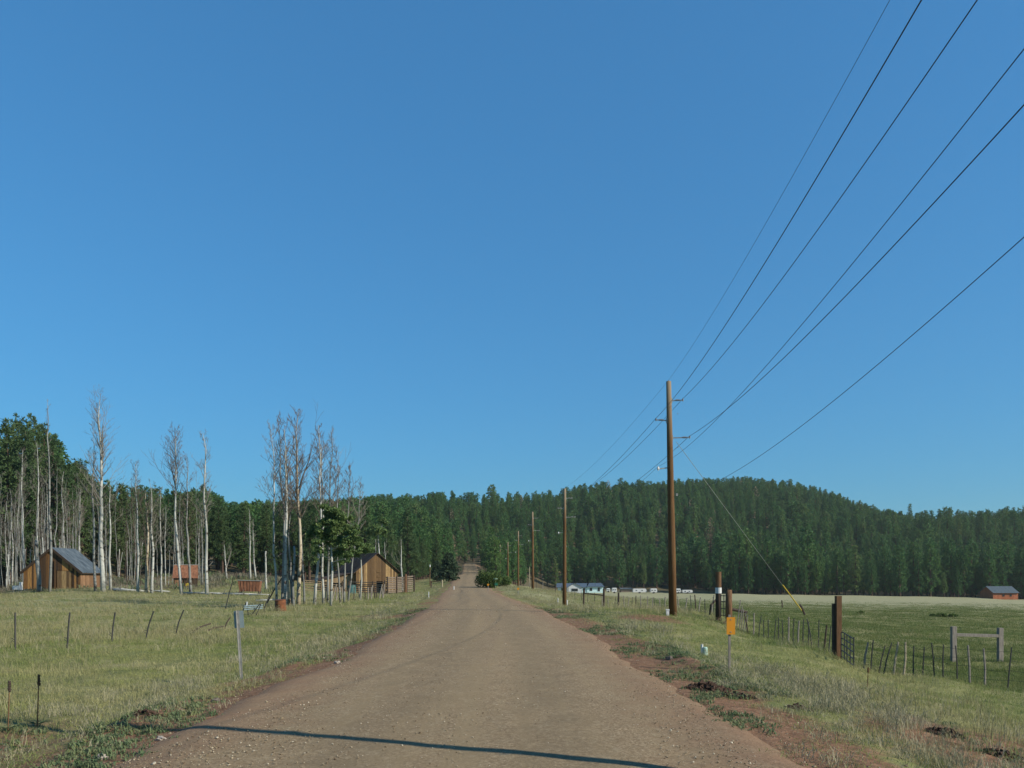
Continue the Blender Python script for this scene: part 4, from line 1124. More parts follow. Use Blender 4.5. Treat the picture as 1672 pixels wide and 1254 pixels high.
# ------------------------------------------------------------------ utility line
POLES = []   # (base, height)
P1 = gp(1099, 35.8)
pole_specs = [('off', None), (1099, 35.8), (921.5, 70.6), (870, 108), (846, 148), (829.5, 190), (816.5, 235), (809, 281), (803, 328)]
plabels = ['utility pole whose shadow falls across the road, just out of view', 'nearest and tallest brown utility pole rising high above the hill',
           'second brown utility pole, its top level with the ridge line', 'third utility pole, standing beside the pale grass bank', 'fourth utility pole back along the road',
           'fifth utility pole back, near the rounded green bush', 'sixth utility pole, half hidden behind the green bushes', 'seventh utility pole against the dark gap in the wood',
           'farthest utility pole at the mouth of the dark gap in the wood']
arms = [(.86, 'a', 1, .50), (1.75, 'b', -1, .48), (2.52, 'c', 1, .78), (3.85, 'e', -1, .42)]   # metres below the top, wire, side, length
WIREPTS = {k: [] for k in 'dabcef'}
for i, sp in enumerate(pole_specs):
    if i == 0: base = Vector((4.95, 5.03, 0)); base.z = H(base.x, base.y)
    else: base = gp(*sp)
    Ht = 10.45
    rz = math.atan(.05) if i else -.04
    po = thing('utility_pole', plabels[i], 'utility pole', base, rz, 'utility poles along the road')
    lean = Vector((-.20 if i == 1 else random.uniform(-.05, .05), 0, Ht))
    pts = [Vector((0, 0, -.5)), lean * .3, lean * .7, lean]
    MB().tube(pts, [q * (.52 if i == 0 else 1) for q in (.185, .165, .135, .11)], 14).build('shaft', M['pole'], po, True)
    for (dz, key, sd, ln) in arms:
        z = Ht - dz; cx = lean.x * z / Ht; r_ = .125
        A = Vector((cx + sd * r_ * .8, 0, z)); B = Vector((cx + sd * (r_ + ln), 0, z + .03))
        if key == 'e':
            ar = MB().beam(A, Vector((B.x, 0, z - .06)), .045, .045).build('bracket', M['galv'], po)
            MB().tube([(B.x, 0, z - .12), (B.x, 0, z - .05), (B.x, 0, z + .05)], [.03, .06, .03], 8).build('insulator', M['white'], ar)
            end = Vector((B.x, 0, z + .05))
        else:
            ar = MB().beam(A, B, .045, .045).build('crossarm', M['insul'] if i < 2 else M['galv'], po)
            m = MB()
            for q in (.12, .16, .20): m.tube([B + Vector((-sd * (q + .012) * 1.5, 0, .0)), B + Vector((-sd * (q - .012) * 1.5, 0, 0))], [.045, .045], 8)
            m.tube([B + Vector((0, 0, -.05)), B + Vector((0, 0, .07))], [.028, .035], 8)
            m.build('insulator', M['insul'] if i < 2 else M['galv'], ar)
            MB().box((cx + sd * (r_ * .9), 0, z), (.05, .12, .22)).build('bracket_plate', M['galv'], ar)
            end = B + Vector((0, 0, .07))
        rot = Matrix.Rotation(rz, 3, 'Z')
        WIREPTS[key].append(base + rot @ end)
    rot = Matrix.Rotation(rz, 3, 'Z')
    MB().tube([lean + Vector((0, 0, -.1)), lean + Vector((0, 0, .06))], [.02, .02], 6).build('top_pin', M['galv'], po)
    WIREPTS['d'].append(base + rot @ (lean + Vector((0, 0, .06))))
    WIREPTS['f'].append(base + rot @ Vector((.15 * (lean.x * .5 + 1), 0, Ht - 5.05)))
    MB().box((0.17, 0, Ht - 5.05), (.08, .06, .10)).build('cable_clamp', M['galv'], po)
    m = MB()
    for q in range(9):
        m.tube([(-.17 if q % 2 else .17, -.05, 3.0 + q * .75), (-.22 if q % 2 else .22, -.06, 3.0 + q * .75)], .014, 5)
    m.build('step_bolts', M['galv'], po)
    if i == 0:
        WIREPTS['f'][0] += Vector((0, 0, .60)); WIREPTS['e'][0] += Vector((-.05, 0, .24))
    POLES.append((base, po))
wl_ = {'a': ('power_line', 'thick dark power line leaving the upper crossarm tips', .009, .55), 'b': ('power_line', 'thick dark power line held on the short middle crossarms', .009, .55),
       'c': ('power_line', 'thick dark power line on the long lower crossarms', .009, .55), 'd': ('power_line', 'thin faint wire running over the very tops of the poles', .0042, .45),
       'e': ('power_line', 'thin neutral wire on the low bracket of each pole', .0055, .6), 'f': ('power_line', 'lowest thin cable strung along the utility poles', .0055, .75)}
for key, pts in WIREPTS.items():
    nm, lab, rr, sag = wl_[key]
    path = []
    # the line runs on behind the camera
    back = pts[0] + (pts[0] - pts[1]) * 1.0; back.x = pts[0].x - 1.0
    allp = [back] + pts
    for j in range(len(allp) - 1):
        A, B = allp[j], allp[j + 1]
        n_ = 34 if j < 3 else 14
        for q in range(n_):
            f = q / n_
            path.append(A.lerp(B, f) + Vector((0, 0, -sag * 4 * f * (1 - f))))
    path.append(allp[-1])
    o = MB().tube(path, rr, 5).build(nm, M['wire'])
    tag(o, lab, 'wire', 'overhead wires')

# guy wire with yellow guard
A = POLES[1][0] + Vector((.15, 0, 7.75)); B = gp(1314, 88)
gy = thing('guy_wire', 'slanting guy wire with yellow guard sleeve anchored in the meadow', 'wire', B)
D = A - B
MB().tube([D * 0 + Vector((0, 0, -.05)), D], .012, 5).build('strand', M['wire_lit'], gy)
MB().tube([D * .01, D * .34], .055, 8).build('guard', M['yellow'], gy)
MB().tube([(0, 0, -.2), D * .02], .02, 6).build('anchor_rod', M['galv'], gy)

# slim posts near the poles
def post_thing(name, label, u, Y, h, r_, mat, top=None, lean=0.0, cat='post', sides=8, cap_mat=None, cap_h=.1):
    g = gp(u, Y); o = thing(name, label, cat, g)
    MB().tube([(0, 0, -.25), (lean * h * .5, 0, h * .5), (lean * h, 0, h)], [r_ * 1.05, r_, r_ * .95], sides).build('shaft', mat, o)
    if cap_mat: MB().tube([(lean * h, 0, h - cap_h), (lean * h, 0, h + .02)], r_ * 1.5, sides).build('cap', cap_mat, o)
    return o
post_thing('service_post', 'thin pale service pole standing between the utility poles', 864.5, 150, 4.3, .07, M['tan_wood'])
post_thing('service_post', 'thin post with white top beside the dark juniper', 702, 128, 3.4, .06, M['brown_wood'], cap_mat=M['white'], cap_h=.35)
post_thing('marker_stake', 'short white stake in pale grass beside the second utility pole', 911, 68, .75, .035, M['white'])
post_thing('marker_stake', 'small white stake at the foot of the second utility pole', 926, 70, .7, .045, M['white'])
post_thing('marker_stake', 'white marker post in short grass beside the road opposite the poles', 700, 66, .55, .035, M['white'])
post_thing('marker_stake', 'small white marker by the road edge below the juniper', 741, 98, .5, .06, M['white'])
g = gp(1090, 35.2)
o = thing('junction_pedestal', 'tiny white utility pedestal at the foot of the nearest pole', 'pedestal', g)
MB().box((0, 0, .1), (.12, .12, .3)).build('body', M['white'], o); MB().box((0, 0, .27), (.15, .15, .05)).build('cap', M['white'], o)
g = gp(1149, 18.8)
o = thing('junction_pedestal', 'pale green and white cable pedestal in the grass near the orange marker', 'pedestal', g)
MB().tube([(.03, 0, -.1), (.03, 0, .17), (.03, 0, .19)], [.06, .06, .045], 12).build('body', M['mint'], o)
MB().tube([(-.035, .02, -.1), (-.035, .02, .25)], [.028, .028], 8).build('stake', M['white'], o)

# orange markers down the road
for (u, Y, h, i) in [(797, 92, .9, 0), (846, 84, .85, 1)]:
    g = gp(u, Y); o = thing('road_marker', ['tiny orange road marker in front of the rounded bush', 'small orange road marker in the grass before the third utility pole'][i], 'marker', g)
    MB().tube([(0, 0, -.2), (0, 0, h)], .03, 6).build('post', M['galv'], o)
    MB().box((0, -.04, h - .12), (.20, .015, .22), Matrix.Rotation(R(45), 3, 'Y')).build('plate', M['orange'], o)
g = gp(809, 106)
o = thing('street_sign', 'small pale green road sign in front of the rounded bush', 'sign', g)
MB().tube([(0, 0, -.2), (0, 0, 1.3)], .03, 6).build('post', M['galv'], o)
MB().box((0, -.04, 1.25), (.55, .015, .16)).build('plate', M['mint'], o)
MB().box((.1, -.06, .55), (.4, .015, .35)).build('lower_plate', M['green_sign'], o)

# ------------------------------------------------------------------ object markers near the camera
g = gp(1191, 14.2)
o = thing('road_marker', 'orange rectangular marker on a thin wooden post at the road verge', 'sign', g)
MB().box((0, 0, .42), (.038, .032, 1.15)).build('post', M['grey_wood'], o)
pl = MB().box((0.01, -.035, .80), (.150, .004, .305)).build('plate', M['orange'], o)
pl.rotation_euler = (0, R(.5), 0)
m = MB()
for z in (.69, .91): m.tube([(.01, -.037, z), (.01, -.044, z)], .010, 8)
m.build('bolts', M['galv'], pl)
g = gp(394.5, 14.3)
o = thing('road_marker', 'grey back of a small metal marker on a leaning post', 'sign', g); o.rotation_euler = (0, R(-3.6), 0)
m = MB(); m.box((-.018, 0, .55), (.008, .045, 1.4)); m.box((.003, .022, .55), (.036, .005, 1.4)); m.build('post', M['galv'], o)
pl = MB().box((.010, .032, 1.09), (.172, .004, .305)).build('plate', M['sign_back'], o)
m = MB()
for z in (1.0, 1.2): m.tube([(.0, .03, z), (.0, .012, z)], .009, 8)
m.build('bolts', M['galv'], pl)

# ------------------------------------------------------------------ fences
def tpost(mb, p, top, r_=.022):
    mb.tube([p + Vector((0, 0, -.3)), p.lerp(top, .5), top], [r_, r_, r_], 5)
LF = [(25, 22, 25, 1000, 'upright steel fence post nearest the picture edge in the grass'), (109, 22.8, 114, 1000, 'second steel fence post in the row, leaning slightly'),
      (181, 25, 188, 1000, 'third steel fence post in the row, tilted over the grass'), (235, 27, 251, 998, 'fourth steel fence post in the row, strongly tilted'),
      (284, 30.5, 300, 996, 'fifth steel fence post in the row, farthest and tilted')]
for (ub, Y, ut, vt, lab) in LF:
    g = gp(ub, Y); tp = at(ut, vt, Y)
    o = thing('fence_post', lab, 'post', g, 0, 'steel posts of the broken fence')
    m = MB(); tpost(m, Vector(), tp - g, .024); m.build('shaft', M['steel_dark'], o)
    d = (tp - g); m = MB()
    for q in range(1, 9): m.box(d * (.1 * q) + Vector((0, -.024, 0)), (.018, .014, .016))
    m.build('studs', M['steel_dark'], o)
    m = MB()
    for q in (.24, .30): m.box(d * q + Vector((-.05, -.02, 0)), (.07, .015, .012), Matrix.Rotation(.6, 3, 'Y'))
    m.build('wire_clip', M['steel_dark'], o)
def stick(name, label, u0, v0, u1, v1, Y0, Y1, r_, mat, cat='post'):
    a, b = at(u0, v0, Y0), at(u1, v1, Y1)
    a.z = max(a.z, H(a.x, a.y) + (.06 if name == 'fallen_post' else -.05))
    if name == 'fallen_post': b.z = max(b.z, H(b.x, b.y) + .14)
    o = thing(name, label, cat, a)
    d = b - a
    MB().tube([Vector((0, 0, -.1)), d * .5 + Vector((0, 0, .02)), d], [r_, r_, r_ * .9], 6).build('shaft', M[mat], o)
    MB().tube([d * .8, d * .8 + Vector((.02, -.03, -.09))], [.008, .006], 4).build('wire_stub', M['steel_dark'], o)
    return o
stick('fallen_post', 'dark fence post fallen almost flat in the grass past the tilted ones', 309, 1036, 344, 1018, 31, 32, .03, 'dark_wood')
stick('fallen_post', 'bent fallen post lying behind the grey marker plate', 331, 1037, 366, 1026, 32, 33, .032, 'dark_wood')
stick('fallen_post', 'short slanting post end sticking up beside the grey marker', 365, 1027, 376, 1008, 33, 33.2, .03, 'dark_wood')
stick('leaning_post', 'thin dark leaning post before the rusty feed bin', 368, 992, 379, 952, 48, 48, .030, 'steel_dark')
stick('leaning_post', 'thin dark leaning post beside the rusty drum', 428, 1008, 441, 970, 44, 44, .028, 'steel_dark')
stick('leaning_post', 'slanting dark pole propped against the aspen clump', 436, 982, 460, 944, 52, 52, .04, 'dark_wood')
stick('leaning_post', 'short dark post standing behind the rusty drum', 449, 999, 450, 975, 45.5, 45.5, .03, 'steel_dark')
# blue-grey pipe gate collapsed on its posts
a = at(397, 990, 42); b = at(428, 988, 43)
gt = thing('pipe_gate', 'collapsed blue-grey pipe gate resting on slanting posts', 'gate', (a.x, a.y, H(a.x, a.y)))
A, B = a - gt.location, b - gt.location
m = MB()
for dz in (0, -.09, -.18): m.tube([A + Vector((0, .1, dz)), B + Vector((0, .1, dz))], .03, 7)
m.build('rails', M['blue_gate'], gt)
for (u0, v0, u1, v1) in ((392, 1018, 402, 984), (407, 1015, 402, 985), (408, 1016, 424, 986), (417, 1014, 426, 986)):
    p0, p1 = at(u0, v0, 42.5) - gt.location, at(u1, v1, 42.5) - gt.location
    p0.z = H(p0.x + gt.location.x, p0.y + gt.location.y) - gt.location.z - .1
    MB().tube([p0, p1], .026, 6).build('leg', M['steel_dark'], gt)
p = at(403, 988, 42.4) - gt.location
MB().box(p, (.07, .03, .35), Matrix.Rotation(.12, 3, 'Y')).build('latch_plate', M['white'], gt)

def wire_fence(label, posts, strands, hgt, name='wire_fence', seed=0, wr=.004, wmat='wire'):
    """posts: (u_base, Y, lean_x, height, material)"""
    rg = random.Random(seed)
    g0 = gp(posts[0][0], posts[0][1]); o = thing(name, label, 'fence', g0)
    tops = []
    for (u, Y, lean, h, mt) in posts:
        g = gp(u, Y) - g0; tp = g + Vector((lean * h, rg.uniform(-.04, .04), h))
        r_ = {'steel_dark': .020, 'galv': .018}.get(mt, .032) * (1.2 if Y > 40 else 1)
        mid_ = g.lerp(tp, .5) + Vector((rg.gauss(0, .012), 0, 0))
        MB().tube([g + Vector((0, 0, -.25)), mid_, tp], [r_ * 1.1, r_, r_ * .85], 6).build('post', M[mt], o)
        tops.append((g, tp))
    for s_ in range(strands):
        f = .22 + .70 * s_ / max(1, strands - 1)
        path = []
        for j in range(len(tops)):
            p = tops[j][0].lerp(tops[j][1], f)
            path.append(p + Vector((0, -.03, rg.gauss(0, .015))))
            if j < len(tops) - 1:
                p2 = tops[j + 1][0].lerp(tops[j + 1][1], f)
                path.append(p.lerp(p2, .5) + Vector((0, -.03, -.02 + rg.gauss(0, .02))))
        MB().tube(path, wr, 4).build('wire', M[wmat], o)
    return o
R3 = [(1409, 23.4, .18, .80, 'grey_wood'), (1421, 23.3, .10, .92, 'steel_dark'), (1433, 23.2, .28, .78, 'steel_dark'), (1440, 23.0, .33, .90, 'steel_dark'), (1457, 22.9, .17, .95, 'tan_wood'),
      (1474, 22.8, .08, .95, 'tan_wood'), (1492, 22.6, .02, .86, 'steel_dark'), (1506, 22.5, .05, .84, 'steel_dark'), (1526, 22.4, -.08, .96, 'steel_dark'), (1540, 22.3, .02, .94, 'steel_dark'),
      (1563, 22.1, -.04, .98, 'steel_dark'), (1584, 21.9, -.05, 1.06, 'grey_wood'), (1608, 21.7, -.04, 1.05, 'grey_wood'), (1644, 21.4, .11, 1.16, 'steel_dark'), (1700, 21.0, 0, 1.1, 'steel_dark')]
wire_fence('wire fence of mixed thin stakes crossing the meadow past the tall tie post', R3, 4, 1, seed=3)
R2 = []
rg = random.Random(5)
for i in range(17):
    f = i / 16
    R2.append((1222 + (1352 - 1222) * f, 36.5 + (25.5 - 36.5) * f, rg.choice((0, .03, -.04, .12, -.2, .02)), rg.uniform(.85, 1.05), rg.choice(('grey_wood', 'steel_dark', 'dark_wood', 'steel_dark'))))
wire_fence('weathered stake fence running from the gateposts toward the tall tie post', R2, 4, 1, seed=4)
R1 = []
for i in range(24):
    f = i / 23
    R1.append((985 + (1166 - 985) * f + rg.uniform(-3, 3), 76 + (46 - 76) * f, rg.choice((0, .03, -.05, .15, -.1)), rg.uniform(.95, 1.2), rg.choice(('grey_wood', 'steel_dark', 'grey_wood', 'dark_wood'))))
wire_fence('old stake fence behind the nearest utility pole along the meadow', R1, 4, 1, seed=6)
wire_fence('faint stake fence along the meadow near the pale blue house',
           [(865 + 10.5 * i, 120 - i * 4.0, rg.uniform(-.06, .06), 1.15, rg.choice(('grey_wood', 'steel_dark'))) for i in range(11)], 4, 1, seed=7)
wire_fence('weathered stake fence in the weeds in front of the corral',
           [(530 + 9.5 * i, 57 + i * .9, rg.uniform(-.15, .15), rg.uniform(.8, 1.1), rg.choice(('grey_wood', 'dark_wood', 'grey_wood'))) for i in range(11)], 3, 1, seed=8)

# leaning bundle of pickets by the gateposts
for i, (ub, vb, ut, vt) in enumerate([(1202, 1030, 1209, 980), (1206, 1034, 1212, 990), (1210, 1036, 1214, 995), (1213, 1034, 1218, 1000), (1216, 1028, 1221, 1004)]):
    Y = 37.5 - i * .15
    g = gp(ub, Y); tp = at(ut, vt, Y)
    o = MB().beam((0, 0, -.1), tp - g, .07, .03).build('picket', M['grey_wood']); o.location = g
    tag(o, ['tallest leaning grey picket beside the gateposts', 'second leaning grey picket from the gateposts', 'middle leaning grey picket beside the gateposts', 'fourth leaning grey picket from the gateposts', 'shortest leaning grey picket, farthest from the gateposts'][i], 'picket', 'pickets leaning by the gate')

# gateposts with pipe gate
def round_post(label, u, Y, vt, r_, mat, lean=0.0, extra=None, name='gate_post'):
    g = gp(u, Y); tp = at(u, vt, Y); h = tp.z - g.z
    o = thing(name, label, 'post', g)
    MB().tube([(0, 0, -.4), (lean * h * .5, 0, h * .5), (lean * h, 0, h)], [r_ * 1.05, r_, r_ * .95], 12).build('shaft', mat, o, True)
    return o, h
o, h = round_post('tall dark gatepost with a white band beside the pipe gate', 1173, 41.5, 934, .15, M['dark_wood'])
MB().tube([(0, 0, h * .55), (0, 0, h * .67)], [.165, .165], 14).build('white_band', M['white'], o)
MB().tube([(0, 0, h * .68), (0, 0, h + .01)], [.152, .148], 12).build('brown_top', M['brown_wood'], o)
MB().tube([(-.1, 0, h * .42), (-.45, -.2, h * .30), (-.5, -.2, h * .1)], [.05, .05, .04], 7).build('brace', M['dark_wood'], o)
o, h = round_post('shorter brown gatepost with a side brace beside the pipe gate', 1190, 40.5, 963, .17, M['brown_wood'])
MB().tube([(.1, 0, h * .42), (.95, .1, h * .32)], [.08, .07], 8).build('brace', M['dark_wood'], o)
a, b = gp(1177, 41.2), gp(1187, 40.8)
gt = thing('pipe_gate', 'narrow dark pipe gate hung between the two gateposts', 'gate', a)
d = b - a; d.z = 0
for z in (.25, .6, .95, 1.25): MB().tube([Vector((0, 0, z)), d + Vector((0, 0, z))], .022, 6).build('rail', M['steel_dark'], gt)
for f in (0, .5, 1): MB().tube([d * f + Vector((0, 0, .2)), d * f + Vector((0, 0, 1.3))], .024, 6).build('stile', M['steel_dark'], gt)
# tall tie post with a gate edge-on
g = gp(1367, 24); tp = at(1366, 973, 24); h = tp.z - g.z
o = thing('tie_post', 'tall rust-brown tie post towering over the meadow fence', 'post', g)
MB().box((.03, 0, h / 2 - .2), (.15, .17, h + .4)).build('shaft', M['brown_wood'], o)
MB().box((-.08, .06, h * .44 - .1), (.07, .12, h * .88 + .2)).build('side_board', M['dark_wood'], o)  # darker strip down one side of the post
a, b = gp(1373, 23.8), gp(1394, 21.6)
gt = thing('pipe_gate', 'dark pipe gate swung open edge-on beside the tall tie post', 'gate', a)
d = b - a
for z in (.12, .3, .48, .66, .84): MB().tube([Vector((0, 0, z)), d * .12 + Vector((0, 0, z + .05)), d + Vector((0, 0, z - .03))], .016, 6).build('rail', M['steel_dark'], gt)
for f in (.03, .3, .5, .75, 1): MB().tube([d * f + Vector((0, 0, -.02)), d * f + Vector((0, 0, .86))], .018, 6).build('stile', M['steel_dark'], gt)
# H brace of squared grey timbers
a, b = gp(1557, 33), gp(1633, 33)
hb = thing('brace_frame', 'grey timber H-shaped brace standing alone in the meadow', 'frame', a)
d = b - a
for q, vt in ((Vector(), 1023), (d, 1025)):
    hh = at(1557, vt, 33).z - a.z
    MB().box(q + Vector((0, 0, hh / 2 - .2)), (.18, .18, hh + .4)).build('post', M['grey_wood'], hb)
MB().beam(Vector((.1, -.02, 1.12)), d + Vector((-.1, -.02, 1.08)), .13, .12).build('crossbar', M['grey_wood'], hb)
# far H gate near the blue house
a, b = gp(953, 77), gp(986, 73)
hb = thing('brace_frame', 'small dark H-shaped fence brace before the pale blue house', 'frame', a)
d = b - a
MB().tube([(0, 0, -.2), (0, 0, 1.5)], .09, 7).build('post', M['dark_wood'], hb)
MB().tube([d + Vector((0, 0, -.2)), d + Vector((0, 0, 1.75))], .10, 7).build('post', M['dark_wood'], hb)
MB().tube([(0, 0, 1.15), d + Vector((0, 0, 1.15))], .06, 7).build('crossbar', M['brown_wood'], hb)
post_thing('fence_post', 'dark wooden post in the meadow past the small H brace', 1010, 70, 1.45, .08, M['dark_wood'])
stick('leaning_post', 'short thick post leaning over in the open meadow', 1314, 1001, 1306, 987, 48, 48, .06, 'dark_wood')
stick('leaning_post', 'tiny dark stub post upright in the meadow near the guy wire', 1277.5, 990, 1276.5, 980, 60, 60, .045, 'dark_wood')
# hitching rail by the juniper
a, b = gp(704, 118), gp(722, 116)
o = thing('hitching_rail', 'low wooden rail with a pale post beside the dark juniper', 'rail', a); d = b - a
for q, mt in ((Vector(), 'dark_wood'), (d, 'tan_wood')): MB().tube([q + Vector((0, 0, -.2)), q + Vector((0, 0, 1.0))], .1, 7).build('post', M[mt], o)
MB().tube([(0, 0, .85), d + Vector((0, 0, .9))], .07, 7).build('crossbar', M['brown_wood'], o)

# ------------------------------------------------------------------ clods, rocks, weeds
def lump(name, label, cat, g, size, mat, seed, n=None, sq=.6):
    rg = np.random.default_rng(seed)
    import bmesh
    bm = bmesh.new(); bmesh.ops.create_icosphere(bm, subdivisions=3, radius=1)
    for v in bm.verts:
        c = v.co; nn = float(vnoise(c.x * 1.7 + seed, c.y * 1.7 + c.z * 2.1, seed)[()]) * .35 + float(vnoise(c.x * 4 + seed, c.y * 4 - c.z * 4, seed + 1)[()]) * .18
        c *= (1 + nn); c.x *= size[0]; c.y *= size[1]; c.z = c.z * size[2] + size[2] * .25
    me = bpy.data.meshes.new(name); bm.to_mesh(me); bm.free(); me.materials.append(mat)
    o = link(name, me); o.location = g
    return tag(o, label, cat)
def clods(label, g, rx, ry, hz_, n, seed):
    """a heap of loose earth: many small crumbs over a low core"""
    rg = random.Random(seed); m = MB()
    for k in range(n):
        a = rg.uniform(0, 6.28); q = math.sqrt(rg.random())
        x, y = math.cos(a) * rx * q, math.sin(a) * ry * q
        z = H(g.x + x, g.y + y) - g.z + hz_ * (1 - q) * rg.uniform(.2, 1)
        r_ = rg.uniform(.25, 1) ** 1.5 * min(rx, ry) * .28 * (1.15 - .6 * q)
        rot = Euler((rg.uniform(0, 3), rg.uniform(0, 3), rg.uniform(0, 3))).to_matrix()
        n0 = len(m.v)
        for vx in ((1, 0, 0), (-1, 0, 0), (0, 1, 0), (0, -1, 0), (0, 0, 1), (0, 0, -1)):
            m.v.append(tuple(Vector((x, y, z)) + rot @ (Vector(vx) * r_ * rg.uniform(.6, 1.2))))
        m.f += [tuple(n0 + i for i in t_) for t_ in ((0, 2, 4), (2, 1, 4), (1, 3, 4), (3, 0, 4), (2, 0, 5), (1, 2, 5), (3, 1, 5), (0, 3, 5))]
    o = m.build('dirt_heap', M['clod']); o.location = g
    o['kind'] = 'stuff'
    return tag(o, label, 'dirt')
clods('dark crumbly heap of graded soil below the orange marker', gp(1155, 12.0), .36, .28, .13, 170, 3)
clods('smaller dark soil heap beside the one below the orange marker', gp(1203, 11.4), .28, .2, .08, 110, 4)
clods('dark soil clods among the verge weeds near the picture corner', gp(1545, 10.2), .26, .22, .11, 110, 5)
clods('dark soil clods at the lower picture corner in the verge', gp(1638, 9.4), .22, .2, .10, 90, 6)
clods('low brown clods between the verge weeds below the marker', gp(1305, 10.8), .2, .16, .06, 80, 8)
clods('dark heap of earth at the foot of the gateposts', gp(1176, 38.5), .75, .5, .2, 120, 9)
clods('ridge of dark soil at the road edge where the long shadow bends', gp(232, 9.6), .30, .16, .07, 90, 10)
lump('rock', 'brown rock in the verge beside the road edge', 'rock', gp(1094, 15.8), (.075, .06, .055), M['rock'], 12)
lump('rock', 'pale tan rock at the dirt bank near the leaning marker', 'rock', gp(353, 11.2), (.055, .05, .04), M['rock'], 13)
lump('rock', 'small tan rock at the gravel edge below the leaning marker', 'rock', gp(550, 15.5), (.06, .05, .04), M['stone'], 14)
lump('rock', 'small pale rock at the road edge by the shadow bend', 'rock', gp(262, 8.2), (.05, .04, .03), M['stone'], 15)
lump('rock', 'pale rock at the lower road edge below the shadow', 'rock', gp(168, 7.4), (.05, .04, .035), M['stone'], 16)

def stalk(label, u, Y, h, seed, name='mullein_stalk'):
    rg = random.Random(seed); g = gp(u, Y); o = thing(name, label, 'weed', g)
    MB().tube([(0, 0, -.05), (.01, 0, h * .5), (.02, 0, h)], [.009, .007, .005], 5).build('stem', M['brown_wood'], o)
    m = MB()
    for k in range(26):
        z = h * (.80 + .2 * k / 26); a = k * 2.4; r_ = .011 * (1 - .6 * k / 26)
        m.box((.018 + math.cos(a) * r_, math.sin(a) * r_, z), (.013, .013, .02), Euler((rg.random(), rg.random(), a)).to_matrix())
    m.build('seed_head', M['dark_wood' if seed == 2 else 'brown_wood'], o)
    m = MB()
    for k in range(6):
        a = k * 1.05; m.poly([(0, 0, .02), (math.cos(a - .3) * .06, math.sin(a - .3) * .06, .05), (math.cos(a) * .14, math.sin(a) * .14, .06), (math.cos(a + .3) * .06, math.sin(a + .3) * .06, .05)])
    m.build('leaves', M['weed'], o)
stalk('tall dry brown weed stalk standing in the roadside grass near the corner', 61, 9.7, .62, 1)
stalk('thinner dry weed stalk next to the picture edge in the grass', 13, 9.4, .58, 2)
stalk('short rust-brown weed stalk in the meadow grass before the stake fence', 1416, 14.6, .42, 3)

# low dark shrubs in the pale meadow
for i, (u, Y, s) in enumerate([(1404, 96, .32), (1538, 88, .34), (1556, 88, .30), (1524, 90, .18)]):
    bush('meadow_shrub', ['lone dark green shrub low in the pale meadow beyond the tie post', 'larger of the paired low shrubs in the meadow below the red barn',
                          'smaller of the paired low shrubs in the meadow below the red barn', 'tiny shrub beside the paired ones in the meadow'][i], gp(u, Y), (s * 1.6, s * 1.2, s), 420, .16, M['bush_leaf'], 60 + i, 4, False)

# ------------------------------------------------------------------ grass, weeds, gravel (uncountable)
def tuft(name, seed, n, h, spread, w, mat, bend=.5, seedhead=False, broad=False):
    rg = np.random.default_rng(seed); V, Fc = [], []
    for i in range(n):
        a = rg.uniform(0, 6.28); r_ = spread * math.sqrt(rg.random()); hh = h * rg.uniform(.5, 1.15)
        b = np.array([math.cos(a) * r_, math.sin(a) * r_, -.02]); az = rg.uniform(0, 6.28)
        dv = np.array([math.cos(az), math.sin(az), 0]) * hh * bend * rg.uniform(.2, 1.2)
        sd = np.array([-math.sin(az + rg.normal(0, .6)), math.cos(az), 0]) * w * .5
        m_ = b + dv * .35 + np.array([0, 0, hh * .6]); e = b + dv + np.array([0, 0, hh * (1 - .25 * bend)])
        k = len(V); mw = 1.5 if broad else .8
        V += [b - sd, b + sd, m_ + sd * mw, m_ - sd * mw, e]
        Fc += [(k, k + 1, k + 2, k + 3), (k + 3, k + 2, k + 4)]
        if seedhead and rg.random() < .6:
            k = len(V); q = sd * 1.6; V += [e - q - [0, 0, h * .12], e + q - [0, 0, h * .12], e + [0, 0, h * .06]]; Fc.append((k, k + 1, k + 2))
    me = bpy.data.meshes.new(name); me.from_pydata([tuple(v) for v in V], [], Fc); me.materials.append(mat)
    return source(name, me)
SRC = [tuft('grass_tuft', 1, 28, .075, .19, .005, M['grass'], 1.0), tuft('grass_tuft', 2, 28, .11, .19, .005, M['grass'], .95), tuft('grass_tuft', 3, 26, .05, .20, .006, M['grass'], 1.1),
       tuft('straw_tuft', 4, 14, .22, .16, .0035, M['straw'], .35, True), tuft('straw_tuft', 5, 12, .24, .15, .005, M['straw'], .5, True),
       tuft('weed_tuft', 6, 26, .06, .10, .010, M['weed'], 1.1, False, True), tuft('weed_tuft', 7, 22, .10, .10, .008, M['weed'], .9, False, True),
       tuft('sage_tuft', 8, 30, .22, .18, .005, M['sage'], .8, True),
       tuft('meadow_tuft', 9, 26, .10, .19, .007, M['meadow'], .8), tuft('meadow_tuft', 10, 24, .14, .18, .006, M['meadow'], .8)]

